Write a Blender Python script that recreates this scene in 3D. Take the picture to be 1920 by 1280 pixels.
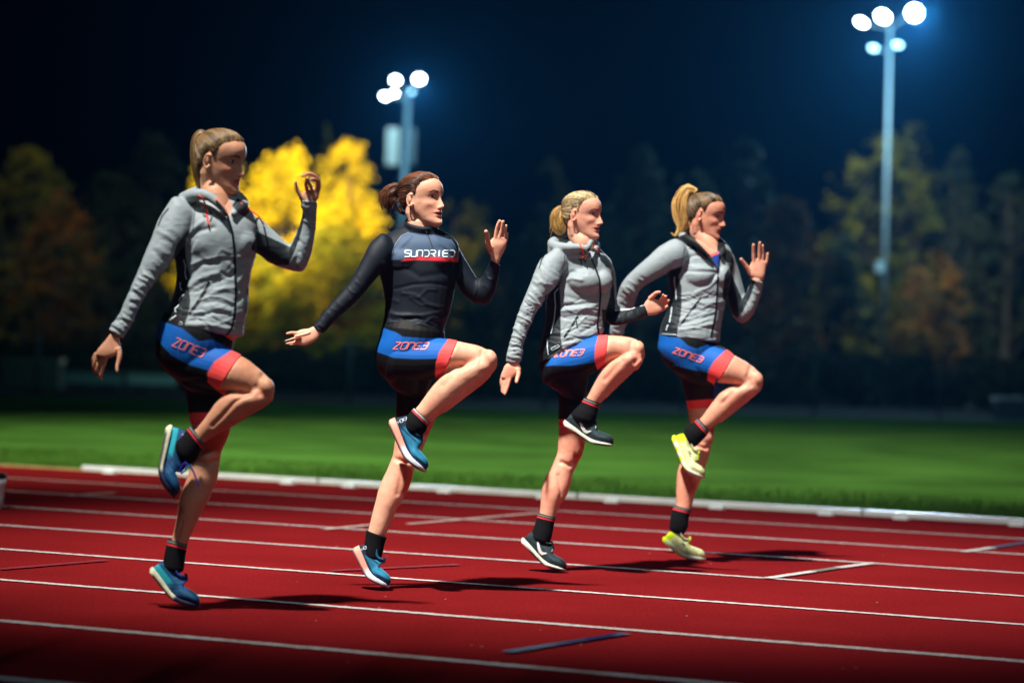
import bpy, bmesh, math, random
import numpy as np
from mathutils import Vector, Matrix
from mathutils.bvhtree import BVHTree
for o in list(bpy.data.objects): bpy.data.objects.remove(o)
SC = bpy.context.scene
COL = SC.collection
rad = math.radians
# ------------------------------------------------------------------ camera
F_PX, PITCH, ROLL, CAM_H = 4700.0, 0.0039098, 0.0325498, 1.0
LANE_YAW, LANE_OFF, LANE_W = 0.4147328, 14.62785, 1.22
cr, sr, cp, sp_ = math.cos(ROLL), math.sin(ROLL), math.cos(PITCH), math.sin(PITCH)
R0, U0, F0 = np.array([1., 0, 0]), np.array([0, -sp_, cp]), np.array([0, cp, sp_])
CR, CU, CF = cr*R0 + sr*U0, -sr*R0 + cr*U0, F0
CAMP = np.array([0, 0, CAM_H])
cam_data = bpy.data.cameras.new('camera')
cam = bpy.data.objects.new('camera', cam_data); COL.objects.link(cam)
M = Matrix.Identity(4)
for i in range(3):
    M[i][0], M[i][1], M[i][2], M[i][3] = CR[i], CU[i], -CF[i], CAMP[i]
cam.matrix_world = M
cam_data.sensor_width = 36.0
cam_data.lens = F_PX/1920*36.0
cam_data.clip_end = 2000
cam_data.dof.use_dof = True
cam_data.dof.focus_distance = 10.5
cam_data.dof.aperture_fstop = 1.55
SC.camera = cam
def at(x, y, Y):
    d = (x-960)*CR + (640-y)*CU + F_PX*CF
    return CAMP + d*(Y/d[1])
def at_np(xy, Y):
    xy = np.asarray(xy, float); Y = np.asarray(Y, float)
    d = (xy[..., 0:1]-960)*CR + (640-xy[..., 1:2])*CU + F_PX*CF
    return CAMP + d*(Y[..., None]/d[..., 1:2])
def to_px(P):
    q = P-CAMP
    x, y, z = q@CR, q@CU, q@CF
    return np.stack([960+F_PX*x/z, 640-F_PX*y/z], -1)
def ground(x, y, z=0.0):
    d = (x-960)*CR + (640-y)*CU + F_PX*CF
    return CAMP + d*((z-CAM_H)/d[2])
# ------------------------------------------------------------------ world, exposure
W = bpy.data.worlds.new('World'); SC.world = W; W.use_nodes = True
wn = W.node_tree
bg = wn.nodes['Background']
bg.inputs[0].default_value = (0.006, 0.03, 0.10, 1); bg.inputs[1].default_value = 0.002
SC.view_settings.view_transform = 'Standard'; SC.view_settings.look = 'None'
SC.view_settings.exposure = 0.0; SC.view_settings.gamma = 1.0
SC.render.engine = 'CYCLES'
SC.cycles.use_denoising = True
SC.cycles.max_bounces = 6
SC.cycles.volume_bounces = 0
SC.cycles.sample_clamp_indirect = 4.0
# ------------------------------------------------------------------ floodlights out of frame, plus spots added for faces and trees
def spot(name, loc, target, power, size, blend, color, radius=0.3, parent=None):
    l = bpy.data.lights.new(name, 'SPOT'); l.energy = power; l.spot_size = rad(size); l.spot_blend = blend
    l.color = color; l.shadow_soft_size = radius
    o = bpy.data.objects.new(name, l); COL.objects.link(o)
    o.location = loc
    o.rotation_euler = (Vector(target)-Vector(loc)).to_track_quat('-Z', 'Y').to_euler()
    if parent: o.parent = parent
    return o
KEY = spot('floodlight_beam', (-5.7, 3.0, 19.6), (0.15, 11.9, 0.7), 53000, 22.5, 1.0, (1.0, 0.95, 0.87), 0.5)
FILL = spot('floodlight_beam', (7.5, -9, 13), (0.1, 11.3, 1.1), 2800, 22, 1.0, (0.78, 0.92, 1.0), 0.6)  # cool fill spot, added to lift the faces
FIELD = spot('floodlight_beam', (-12, 8, 20), (0.4, 25, 0), 64000, 38, 1.0, (1.0, 0.97, 0.8), 0.5)
TREEL = spot('floodlight_beam', (-9, 30, 12), (-5.4, 62, 3.8), 190000, 14, 1.0, (1.0, 0.95, 0.72), 0.5)  # spot added to brighten the yellow trees
TREE_R = spot('floodlight_beam', (9, 68, 13), (13.6, 87, 5.0), 10000, 34, 1.0, (1.0, 0.98, 0.8), 0.5)  # added spot for the trees around the right mast
TREE_L = spot('floodlight_beam', (-10, 48, 12), (-12.6, 65, 4.6), 4200, 26, 1.0, (1.0, 0.95, 0.8), 0.5)  # weak spot added for the far left trees
TREE_FILL = spot('floodlight_beam', (-2, 12, 14), (3, 68, 3), 15000, 46, 0.9, (0.45, 0.95, 0.9), 0.5)  # teal wash added to lift the dim trees
# ------------------------------------------------------------------ materials
def L(r, g, b):
    f = lambda c: ((c/255+0.055)/1.055)**2.4 if c > 10.3 else c/255/12.92
    return (f(r), f(g), f(b))
MATS = {}
def mat(name, color=(.5, .5, .5), rough=.6, spec=.4, metal=0, noise=0, nscale=20, bump=0, bscale=200, attr=None, sss=0,
        emit=0, ecol=None, aniso=None, sheen=0, detail=4, coat=0):
    if name in MATS: return MATS[name]
    m = bpy.data.materials.new(name); m.use_nodes = True
    nt = m.node_tree; N = nt.nodes; K = nt.links; B = N['Principled BSDF']
    B.inputs['Roughness'].default_value = rough; B.inputs['Metallic'].default_value = metal
    B.inputs['Specular IOR Level'].default_value = spec
    if sheen: B.inputs['Sheen Weight'].default_value = sheen; B.inputs['Sheen Roughness'].default_value = .4
    if coat: B.inputs['Coat Weight'].default_value = coat; B.inputs['Coat Roughness'].default_value = .25
    tc = N.new('ShaderNodeTexCoord')
    if attr:
        a = N.new('ShaderNodeAttribute'); a.attribute_name = attr; src = a.outputs['Color']
    else:
        c = N.new('ShaderNodeRGB'); c.outputs[0].default_value = (*color, 1); src = c.outputs[0]
    if noise:
        n = N.new('ShaderNodeTexNoise'); n.inputs['Scale'].default_value = nscale; n.inputs['Detail'].default_value = detail
        K.new(tc.outputs['Object'], n.inputs['Vector'])
        r = N.new('ShaderNodeMapRange'); r.inputs[1].default_value = .3; r.inputs[2].default_value = .7
        r.inputs[3].default_value = 1-noise; r.inputs[4].default_value = 1+noise
        K.new(n.outputs[0], r.inputs[0])
        mx = N.new('ShaderNodeVectorMath'); mx.operation = 'SCALE'
        K.new(src, mx.inputs[0]); K.new(r.outputs[0], mx.inputs['Scale']); src = mx.outputs[0]
    K.new(src, B.inputs['Base Color'])
    if bump:
        n = N.new('ShaderNodeTexNoise'); n.inputs['Scale'].default_value = bscale; n.inputs['Detail'].default_value = 3
        if aniso:
            mp = N.new('ShaderNodeMapping'); mp.inputs['Scale'].default_value = aniso
            K.new(tc.outputs['Object'], mp.inputs[0]); K.new(mp.outputs[0], n.inputs['Vector'])
        else: K.new(tc.outputs['Object'], n.inputs['Vector'])
        b = N.new('ShaderNodeBump'); b.inputs['Strength'].default_value = 1; b.inputs['Distance'].default_value = bump
        K.new(n.outputs[0], b.inputs['Height']); K.new(b.outputs[0], B.inputs['Normal'])
    if sss:
        B.subsurface_method = 'RANDOM_WALK' if hasattr(B, 'subsurface_method') else None
        B.inputs['Subsurface Weight'].default_value = sss
        B.inputs['Subsurface Radius'].default_value = (1, .35, .18); B.inputs['Subsurface Scale'].default_value = .008
    if emit:
        B.inputs['Emission Color'].default_value = (*(ecol or color), 1); B.inputs['Emission Strength'].default_value = emit
    MATS[name] = m
    return m
# ------------------------------------------------------------------ object helpers
def tag(o, label=None, cat=None, group=None, kind=None):
    if label: o['label'] = label
    if cat: o['category'] = cat
    if group: o['group'] = group
    if kind: o['kind'] = kind
    return o
def empty(name, loc=(0, 0, 0), rz=0, **k):
    o = bpy.data.objects.new(name, None); COL.objects.link(o)
    o.location = loc; o.rotation_euler = (0, 0, rz); o.empty_display_size = .1
    return tag(o, **k)
def mesh_obj(name, V, Fc, m, parent=None, smooth=True, colors=None, cattr='col'):
    me = bpy.data.meshes.new(name)
    V = np.asarray(V, float)
    q = parent
    while q is not None: V = V - np.array(q.location); q = q.parent
    me.from_pydata(V.tolist(), [], Fc.tolist() if isinstance(Fc, np.ndarray) else [list(f) for f in Fc])
    if smooth: me.polygons.foreach_set('use_smooth', [True]*len(me.polygons))
    if colors is not None:
        c = me.color_attributes.new(cattr, 'FLOAT_COLOR', 'POINT')
        cc = np.ones((len(V), 4), np.float32); cc[:, :3] = colors
        c.data.foreach_set('color', cc.ravel())
    me.update()
    o = bpy.data.objects.new(name, me); COL.objects.link(o)
    for mm in (m if isinstance(m, (list, tuple)) else [m]): me.materials.append(mm)
    if parent is not None: o.parent = parent
    return o
class MB:                      # collects polygons into one mesh
    def __init__(s): s.v = []; s.f = []; s.n = 0
    def add(s, v, f):
        v = np.asarray(v, float); s.v.append(v); s.f += [[i+s.n for i in q] for q in f]; s.n += len(v); return s
    def box(s, c, d, rz=0, taper=1):
        x, y, z = [k/2 for k in d]; c = np.array(c, float)
        v = np.array([(-x, -y, -z), (x, -y, -z), (x, y, -z), (-x, y, -z), (-x*taper, -y*taper, z), (x*taper, -y*taper, z), (x*taper, y*taper, z), (-x*taper, y*taper, z)])
        ca, sa = math.cos(rz), math.sin(rz)
        v = v@np.array([[ca, sa, 0], [-sa, ca, 0], [0, 0, 1]]) + c
        return s.add(v, [(0, 3, 2, 1), (4, 5, 6, 7), (0, 1, 5, 4), (1, 2, 6, 5), (2, 3, 7, 6), (3, 0, 4, 7)])
    def tube(s, pts, radii, n=8, cap=True, flat=None):
        pts = np.asarray(pts, float); m = len(pts)
        radii = np.broadcast_to(np.asarray(radii, float), (m,))
        T = np.gradient(pts, axis=0); T /= np.linalg.norm(T, axis=1)[:, None]+1e-12
        up = np.array([0, 0, 1.]) if abs(T[0][2]) < .9 else np.array([0, 1., 0])
        a = np.cross(T[0], up); a /= np.linalg.norm(a)
        vs = []
        th = np.linspace(0, 2*math.pi, n, endpoint=False)
        for i in range(m):
            a = a-T[i]*(a@T[i]); a /= np.linalg.norm(a)+1e-12; b = np.cross(T[i], a)
            vs.append(pts[i]+radii[i]*(np.cos(th)[:, None]*a+np.sin(th)[:, None]*b))
        f = [(i*n+j, i*n+(j+1) % n, (i+1)*n+(j+1) % n, (i+1)*n+j) for i in range(m-1) for j in range(n)]
        if cap: f += [tuple(range(n))[::-1], tuple((m-1)*n+j for j in range(n))]
        return s.add(np.concatenate(vs), f)
    def lathe(s, prof, c=(0, 0, 0), n=20):
        c = np.array(c, float); th = np.linspace(0, 2*math.pi, n, endpoint=False); vs = []
        for r, z in prof: vs.append(np.stack([r*np.cos(th), r*np.sin(th), np.full(n, z)], 1)+c)
        m = len(prof)
        f = [(i*n+j, i*n+(j+1) % n, (i+1)*n+(j+1) % n, (i+1)*n+j) for i in range(m-1) for j in range(n)]
        f += [tuple(range(n))[::-1], tuple((m-1)*n+j for j in range(n))]
        return s.add(np.concatenate(vs), f)
    def build(s, name, m, parent=None, smooth=False, colors=None):
        return mesh_obj(name, np.concatenate(s.v), s.f, m, parent, smooth, colors)
# ------------------------------------------------------------------ numpy noise
_rng = np.random.RandomState(7); _P = _rng.permutation(256); _P = np.concatenate([_P, _P, _P]); _G = _rng.rand(256)*2-1
def vnoise(p):
    p = np.asarray(p, float); i = np.floor(p).astype(int); f = p-i; f = f*f*(3-2*f); i &= 255
    def h(a, b, c): return _G[_P[_P[_P[(i[:, 0]+a) & 255]+((i[:, 1]+b) & 255)]+((i[:, 2]+c) & 255)] & 255]
    x, y, z = f.T
    l = lambda a, b, t: a+(b-a)*t
    return l(l(l(h(0, 0, 0), h(1, 0, 0), x), l(h(0, 1, 0), h(1, 1, 0), x), y),
             l(l(h(0, 0, 1), h(1, 0, 1), x), l(h(0, 1, 1), h(1, 1, 1), x), y), z)
def fbm(p, o=3):
    s = 0; a = 1
    for k in range(o): s = s+a*vnoise(p*2**k+k*17.3); a *= .5
    return s
def sstep(a, b, x):
    t = np.clip((x-a)/(b-a), 0, 1); return t*t*(3-2*t)
# ------------------------------------------------------------------ remesh
def remesh(parts, voxel, smooth=3, sfac=.5):
    V = np.concatenate([p[0] for p in parts]); F = []; n = 0
    for v, f in parts:
        F += [[i+n for i in q] for q in f]; n += len(v)
    me = bpy.data.meshes.new('tmp'); me.from_pydata(V.tolist(), [], F); me.update()
    bm = bmesh.new(); bm.from_mesh(me); bmesh.ops.recalc_face_normals(bm, faces=bm.faces); bm.to_mesh(me); bm.free()
    o = bpy.data.objects.new('tmp', me); COL.objects.link(o)
    r = o.modifiers.new('r', 'REMESH'); r.mode = 'VOXEL'; r.voxel_size = voxel; r.use_smooth_shade = True
    if smooth:
        s = o.modifiers.new('s', 'SMOOTH'); s.factor = sfac; s.iterations = smooth
    dg = bpy.context.evaluated_depsgraph_get(); dg.update()
    e = o.evaluated_get(dg); em = e.to_mesh()
    v = np.empty(len(em.vertices)*3); em.vertices.foreach_get('co', v)
    nl = len(em.loops); li = np.empty(nl, int); em.loops.foreach_get('vertex_index', li)
    nn = np.empty(len(em.vertices)*3); em.vertices.foreach_get('normal', nn)
    if nl == 4*len(em.polygons): fc = li.reshape(-1, 4)
    else: fc = [list(p.vertices) for p in em.polygons]
    e.to_mesh_clear(); bpy.data.objects.remove(o); bpy.data.meshes.remove(me)
    return v.reshape(-1, 3), fc, nn.reshape(-1, 3)
# ------------------------------------------------------------------ 2-D helpers
def catmull(A, sub):
    A = np.asarray(A, float); n = len(A); out = []
    for i in range(n-1):
        p0 = A[max(i-1, 0)]; p1 = A[i]; p2 = A[i+1]; p3 = A[min(i+2, n-1)]
        for k in range(sub):
            t = k/sub
            out.append(.5*((2*p1)+(-p0+p2)*t+(2*p0-5*p1+4*p2-p3)*t*t+(-p0+3*p1-3*p2+p3)*t**3))
    out.append(A[-1]); return np.array(out)
def poly_sd(P, poly):          # signed distance to a polygon, positive inside
    poly = np.asarray(poly, float); d = np.full(len(P), 1e9); ins = np.zeros(len(P), bool)
    n = len(poly)
    for i in range(n):
        a = poly[i]; b = poly[(i+1) % n]; e = b-a; w = P-a
        t = np.clip((w@e)/max(e@e, 1e-9), 0, 1)
        d = np.minimum(d, np.linalg.norm(w-t[:, None]*e, axis=1))
        c = (a[1] > P[:, 1]) != (b[1] > P[:, 1])
        with np.errstate(divide='ignore', invalid='ignore'):
            xx = (b[0]-a[0])*(P[:, 1]-a[1])/(b[1]-a[1]+1e-12)+a[0]
        ins ^= c & (P[:, 0] < xx)
    return np.where(ins, d, -d)
def line_d(P, pts):
    d = np.full(len(P), 1e9); pts = np.asarray(pts, float)
    for a, b in zip(pts[:-1], pts[1:]):
        e = b-a; w = P-a; t = np.clip((w@e)/max(e@e, 1e-9), 0, 1)
        d = np.minimum(d, np.linalg.norm(w-t[:, None]*e, axis=1))
    return d
class Crop:
    def __init__(s, x0, y0, k): s.x0, s.y0, s.k = x0, y0, k
    def __call__(s, pts): return np.asarray(pts, float)/s.k+np.array([s.x0, s.y0])

def relax(V, F, mask, it=10, lam=.5):
    """Laplacian smoothing of the masked vertices (weights 0..1), keeps the rest"""
    F = np.asarray(F) if not isinstance(F, np.ndarray) else F
    if F.ndim != 2: return V
    n = len(V); E = np.concatenate([F[:, [0, 1]], F[:, [1, 2]], F[:, [2, 3]], F[:, [3, 0]]])
    cnt = np.bincount(E[:, 0], minlength=n)+np.bincount(E[:, 1], minlength=n); cnt = np.maximum(cnt, 1)[:, None]
    for _ in range(it):
        A = np.zeros_like(V)
        for k in range(3):
            A[:, k] = np.bincount(E[:, 0], V[E[:, 1], k], n)+np.bincount(E[:, 1], V[E[:, 0], k], n)
        V = V+(A/cnt-V)*(lam*mask)[:, None]
    return V
def normals(V, F):
    F = np.asarray(F); a = V[F[:, 2]]-V[F[:, 0]]; b = V[F[:, 3]]-V[F[:, 1]]; c = np.cross(a, b); N = np.zeros_like(V)
    for j in range(4):
        for k in range(3): N[:, k] += np.bincount(F[:, j], c[:, k], len(V))
    return N/(np.linalg.norm(N, axis=1)[:, None]+1e-12)
# ================================================================== SETTING
ln = np.array([math.sin(LANE_YAW), math.cos(LANE_YAW), 0]); ld = np.array([math.cos(LANE_YAW), -math.sin(LANE_YAW), 0])
def lane_pt(i, s, z=0.0):
    return ln*(LANE_OFF-i*LANE_W)+ld*s+np.array([0, 0, z])
def s_of(P): return float(np.dot(P, ld))
def i_of(P): return (LANE_OFF-float(np.dot(P, ln)))/LANE_W
def sheet(name, pts, z, m, kind='structure'):
    v = [(p[0], p[1], z) for p in pts]
    return tag(mesh_obj(name, v, [list(range(len(v)))], m, smooth=False), kind=kind)
# ground beyond everything
m_soil = mat('dark soil', L(14, 18, 14), .98, .1, noise=.35, nscale=.6, bump=.02, bscale=4)
sheet('ground', [(-900, -60), (900, -60), (900, 1500), (-900, 1500)], -0.012, m_soil)
# track
mt = mat('red track rubber', L(114, 24, 26), .97, .0, noise=.14, nscale=1.1)
nt = mt.node_tree; N = nt.nodes; K = nt.links; B = N['Principled BSDF']
tc = N.new('ShaderNodeTexCoord')
n1 = N.new('ShaderNodeTexNoise'); n1.inputs['Scale'].default_value = 330; n1.inputs['Detail'].default_value = 4
n2 = N.new('ShaderNodeTexVoronoi'); n2.inputs['Scale'].default_value = 190
K.new(tc.outputs['Object'], n1.inputs['Vector']); K.new(tc.outputs['Object'], n2.inputs['Vector'])
b = N.new('ShaderNodeBump'); b.inputs['Distance'].default_value = .004; b.inputs['Strength'].default_value = .8
mm_ = N.new('ShaderNodeMath'); mm_.operation = 'ADD'; K.new(n1.outputs[0], mm_.inputs[0]); K.new(n2.outputs['Distance'], mm_.inputs[1])
K.new(mm_.outputs[0], b.inputs['Height']); K.new(b.outputs[0], B.inputs['Normal'])
old = B.inputs['Base Color'].links[0].from_socket
cr1 = N.new('ShaderNodeMapRange'); cr1.inputs[1].default_value = .35; cr1.inputs[2].default_value = .65; cr1.inputs[3].default_value = .72; cr1.inputs[4].default_value = 1.28
n3 = N.new('ShaderNodeTexNoise'); n3.inputs['Scale'].default_value = 60; n3.inputs['Detail'].default_value = 6; n3.inputs['Roughness'].default_value = .8
K.new(tc.outputs['Object'], n3.inputs['Vector']); K.new(n3.outputs[0], cr1.inputs[0])
vm = N.new('ShaderNodeVectorMath'); vm.operation = 'SCALE'; K.new(old, vm.inputs[0]); K.new(cr1.outputs[0], vm.inputs['Scale'])
K.new(vm.outputs[0], B.inputs['Base Color'])
sheet('running_track', [lane_pt(-1.08, -60), lane_pt(-1.08, 60), lane_pt(16, 60), lane_pt(16, -60)], 0.0, mt)
# dirt strip between track and grass
m_dirt = mat('dry dirt strip', L(150, 128, 84), .95, .1, noise=.3, nscale=14, bump=.01, bscale=60)
sheet('dirt_strip', [lane_pt(-1.32, -60), lane_pt(-1.32, 60), lane_pt(-1.081, 60), lane_pt(-1.081, -60)], -0.002, m_dirt)
# grass
mg = mat('field grass', L(70, 112, 44), 1.0, .0, noise=.42, nscale=.6, bump=.03, bscale=45, detail=8)
GE = [(-60, 28.6), (-8.33, 40.94), (0.04, 42.9), (9.61, 46.86), (70, 71)]
sheet('grass_field', [lane_pt(-1.321, -60), lane_pt(-1.321, 60)] + [(p[0], p[1]) for p in GE[::-1]], -0.006, mg)
# grass blades as ground cover near the track
rng = np.random.RandomState(3)
def blades(n, i0, i1, s0, s1, h, w):
    I = i0-(rng.rand(n)**1.3)*(i0-i1); S = s0+rng.rand(n)*(s1-s0)
    P = ln*(LANE_OFF-I[:, None]*LANE_W)+ld*S[:, None]
    a = rng.rand(n)*6.28; lean = (rng.rand(n, 2)-.5)*h*.8; hh = h*(.5+rng.rand(n))
    d = np.stack([np.cos(a), np.sin(a), 0*a], 1)*w
    top = P.copy(); top[:, :2] += lean; top[:, 2] += hh
    P[:, 2] -= .008
    return np.stack([P-d, P+d, top], 1).reshape(-1, 3), np.arange(3*n).reshape(-1, 3)
v, f = blades(60000, -1.32, -3.2, -14, 14, .035, .006)
mgb = mat('grass blades', L(76, 116, 44), 1, .0, noise=.35, nscale=.6)
tag(mesh_obj('grass', v, f, mgb, smooth=False), 'short green grass of the field along the white kerb', 'grass', kind='stuff')
# painted lane lines with ragged edges
mw = mat('white line paint', L(184, 174, 172), .9, .1, noise=.3, nscale=60, bump=.002, bscale=300)
def painted(name, P0, P1, w, m, z=.004, jag=.0035, step=.012, fade=None):
    P0 = np.array(P0, float); P1 = np.array(P1, float); Ld = np.linalg.norm(P1-P0); n = int(Ld/step)+1
    t = np.linspace(0, 1, n)[:, None]; c = P0+(P1-P0)*t; d = (P1-P0)/Ld; q = np.array([-d[1], d[0], 0])
    r = np.random.RandomState(int(abs(P0[0]*1000+P1[1]*77)) % 9999)
    def jg(): 
        a = (r.rand(n)-.5)*2; return (a+np.roll(a, 1))[:, None]*jag
    A = c+q*(w/2+jg()); Bv = c-q*(w/2+jg()); V = np.concatenate([A, Bv]); V[:, 2] = z
    F = [(i, i+1, n+i+1, n+i) for i in range(n-1)]
    return tag(mesh_obj(name, V, F, m, smooth=False), kind='structure')
for i in range(0, 9):
    painted('lane_line', lane_pt(i, -26), lane_pt(i, 26), .05, mw, z=.004 if i else .004)
def gp(x, y): return ground(x, y)
# cross marks (start stagger lines), from their ends on the track
mb_ = mat('blue line paint', L(20, 24, 66), .85, .2, noise=.3, nscale=30)
mbf = mat('faded blue line paint', L(100, 24, 36), .9, .1, noise=.4, nscale=20)
mgn = mat('olive line paint', L(92, 84, 60), .85, .2, noise=.3, nscale=30)
mwp = mat('worn white line paint', L(178, 150, 140), .85, .2, noise=.3, nscale=25)
for (a, b2, w, m) in [((1438, 1086), (1525, 1073), .05, mw), ((1525, 1073), (1572, 1066), .05, mgn), ((1572, 1066), (1640, 1057), .05, mw),
                      ((1806, 1036), (1862, 1028), .05, mw), ((1862, 1028), (1925, 1018), .05, mb_), 
                      ((765, 984), (1010, 963), .045, mwp), ((608, 994), (700, 985), .045, mwp), ((130, 931), (215, 925), .045, mwp),
                      ((950, 1225), (1172, 1190), .05, mb_), ((0, 1069), (200, 1052), .04, mbf), ((620, 1072), (860, 1060), .04, mbf)]:
    painted('track_marking', gp(*a), gp(*b2), w, m, z=.008, jag=.002)
# little light specks and leaves lying on the track
sp = MB()
for _ in range(26):
    x, y = random.Random(_).uniform(420, 1700), random.Random(_+500).uniform(1000, 1260)
    p = gp(x, y); s = random.Random(_+900).uniform(.002, .006)
    sp.add([(p[0]-s, p[1]-s, .004), (p[0]+s, p[1]-s*.6, .006), (p[0]+s*.7, p[1]+s, .009), (p[0]-s*.5, p[1]+s, .004)], [(0, 1, 2, 3)])
tag(sp.build('debris', mat('dry leaf crumbs', L(140, 84, 60), .9), smooth=False), 'tiny pale crumbs and leaf bits scattered on the red track', 'debris', kind='stuff')
# kerb rail
kp = mat('white kerb aluminium', L(214, 222, 226), .42, .5, noise=.08, nscale=6, coat=.1)
s0 = s_of(gp(150, 884)); k_root = lane_pt(-1, s0)
kerb = empty('kerb_rail', tuple(k_root), label='low white metal kerb rail on small feet along the inner edge of the track', cat='kerb')
def rail_profile(sa, sb, i=-1.0):
    prof = [(-.026, .012), (-.026, .040), (-.018, .047), (.018, .047), (.026, .040), (.026, .012)]
    V = []
    for s in (sa, sb):
        for a, z in prof: V.append(lane_pt(i, s)+ln*a+np.array([0, 0, z]))
    F = [(j, (j+1) % 6, 6+(j+1) % 6, 6+j) for j in range(6)]+[(5, 4, 3, 2, 1, 0), (6, 7, 8, 9, 10, 11)]
    return V, F
seg = 2.0; k = 0; s = s0
while s < s0+15:
    e = s+seg-.02
    mb = MB(); mb.add(*rail_profile(s, e)); mb.build('rail', kp, kerb)
    for fs in (s+.25, s+1.0, s+1.75):
        c = lane_pt(-1, fs, .011) - ln*.028
        f = MB(); f.box(c, (.10, .07, .02), -LANE_YAW, .85); f.build('foot', kp, kerb)
    s += seg
# white bin with dark rim at the left edge
bp = ground(-14, 953)
binr = empty('waste_bin', tuple(bp), label='white round bin with black rim at the left edge of the track', cat='bin')
mb = MB(); mb.lathe([(.055, 0), (.062, .06), (.066, .13), (.070, .135), (.072, .17), (.066, .172)], bp); mb.build('bin_body', kp, binr, True)
mb = MB(); mb.lathe([(.067, .1725), (.073, .175), (.074, .195), (.066, .205), (.02, .207)], bp); mb.build('bin_rim', mat('black plastic', L(14, 15, 17), .5), binr, True)
# ------------------------------------------------------------------ far edge of the field
m_post = mat('galvanised steel', L(44, 58, 62), .6, .3, metal=.2, noise=.1, nscale=5)
m_mesh = mat('dark fence netting', L(20, 32, 38), .9)
def fence(pts, label, h=1.15, group=None):
    r = empty('field_fence', (pts[0][0], pts[0][1], 0), label=label, cat='fence', group=group)
    pts = [np.array([p[0], p[1], 0.]) for p in pts]
    rails = MB(); net = MB()
    for a, b2 in zip(pts[:-1], pts[1:]):
        Ld = np.linalg.norm(b2-a); n = max(1, int(Ld/2.6))
        for j in range(n):
            p = a+(b2-a)*j/n
            mb = MB(); mb.tube([p, p+np.array([0, 0, h+.03])], .028, 8); mb.build('post', m_post, r, True)
        for z in (.1, h): rails.tube([a+[0, 0, z], b2+[0, 0, z]], .018, 6)
        d = (b2-a)/Ld
        for q in np.arange(0, Ld, .16):
            p = a+d*q; net.tube([p+[0, 0, .1], p+[0, 0, h]], .004, 3, cap=False)
        for z in np.arange(.2, h, .14): net.tube([a+[0, 0, z], b2+[0, 0, z]], .004, 3, cap=False)
    rails.build('rail', m_post, r, True); net.build('netting', m_mesh, r)
    return r
fence([(-10.5, 41.3), (-.2, 43.7)], 'low steel mesh fence along the left half of the far field edge')
fence([(0.6, 43.9), (13, 49.0)], 'low steel mesh fence along the right half of the far field edge')
def board(x0, x1, yt, yb, Y, col, name, label, cat, group=None, legs=True):
    c = at((x0+x1)/2, yb, Y); w = (x1-x0)/F_PX*Y; h = (yb-yt)/F_PX*Y
    r = empty(name, (c[0], Y, 0), label=label, cat=cat, group=group)
    z1 = c[2]+h; zb = max(.02, c[2])
    m = mat(name+' paint '+str(col), L(*col), .55, .4, noise=.12, nscale=2)
    mb = MB(); mb.box((c[0], Y, zb+(z1-zb)*.68), (w, .09, (z1-zb)*.62)); mb.build('panel', m, r)
    fr = MB()
    fr.box((c[0], Y, z1+.0), (w+.08, .12, .05)); fr.box((c[0], Y, zb+(z1-zb)*.35), (w+.04, .12, .04)); fr.build('frame', m_post, r)
    for sx in (-.46, 0, .46):
        mb = MB(); mb.box((c[0]+sx*w, Y, (zb+.3*(z1-zb))/2), (.06, .08, zb+.3*(z1-zb)-.005)); mb.build('leg', m_post, r)
    return r
board(118, 228, 697, 745, 46, (70, 104, 106), 'barrier_board', 'grey green board on legs behind the far left field edge', 'barrier')
board(238, 330, 700, 745, 47, (110, 140, 140), 'barrier_board', 'paler board on legs standing right of the grey green board', 'barrier')
r = empty('storage_box', (at(60, 740, 48)[0], 48, 0), label='dark green storage box with lid at the far left of the field', cat='storage box')
mb = MB(); mb.box((r.location[0], 48, .25), (1.1, .6, .5)); mb.build('box_body', mat('green box paint', L(28, 50, 44), .6), r)
mb = MB(); mb.box((r.location[0], 48, .535), (1.16, .66, .07), taper=.94); mb.build('lid', mat('green lid paint', L(34, 60, 54), .5), r)
r = empty('storage_box', (at(1902, 790, 50)[0], 50, 0), label='blue grey storage box at the far right end of the field', cat='storage box')
mb = MB(); mb.box((r.location[0], 50, .17), (.8, .6, .34)); mb.build('box_body', mat('blue box paint', L(30, 46, 60), .6), r)
mb = MB(); mb.box((r.location[0], 50, .365), (.86, .66, .05), taper=.94); mb.build('lid', mat('blue lid paint', L(36, 54, 70), .5), r)
# ------------------------------------------------------------------ trees
def leaf_mat(name, c1, c2, tr=.25):
    m = mat(name, c1, .7, .2); nt = m.node_tree; N = nt.nodes; K = nt.links; B = N['Principled BSDF']
    tc = N.new('ShaderNodeTexCoord'); n = N.new('ShaderNodeTexNoise'); n.inputs['Scale'].default_value = 1.1; n.inputs['Detail'].default_value = 3
    rp = N.new('ShaderNodeValToRGB'); rp.color_ramp.elements[0].position = .38; rp.color_ramp.elements[1].position = .62
    rp.color_ramp.elements[0].color = (*c1, 1); rp.color_ramp.elements[1].color = (*c2, 1)
    K.new(tc.outputs['Object'], n.inputs['Vector']); K.new(n.outputs[0], rp.inputs[0]); K.new(rp.outputs[0], B.inputs['Base Color'])
    t = N.new('ShaderNodeBsdfTranslucent'); K.new(rp.outputs[0], t.inputs[0])
    mx = N.new('ShaderNodeMixShader'); mx.inputs[0].default_value = tr
    K.new(B.outputs[0], mx.inputs[1]); K.new(t.outputs[0], mx.inputs[2]); K.new(mx.outputs[0], N['Material Output'].inputs[0])
    return m
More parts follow.
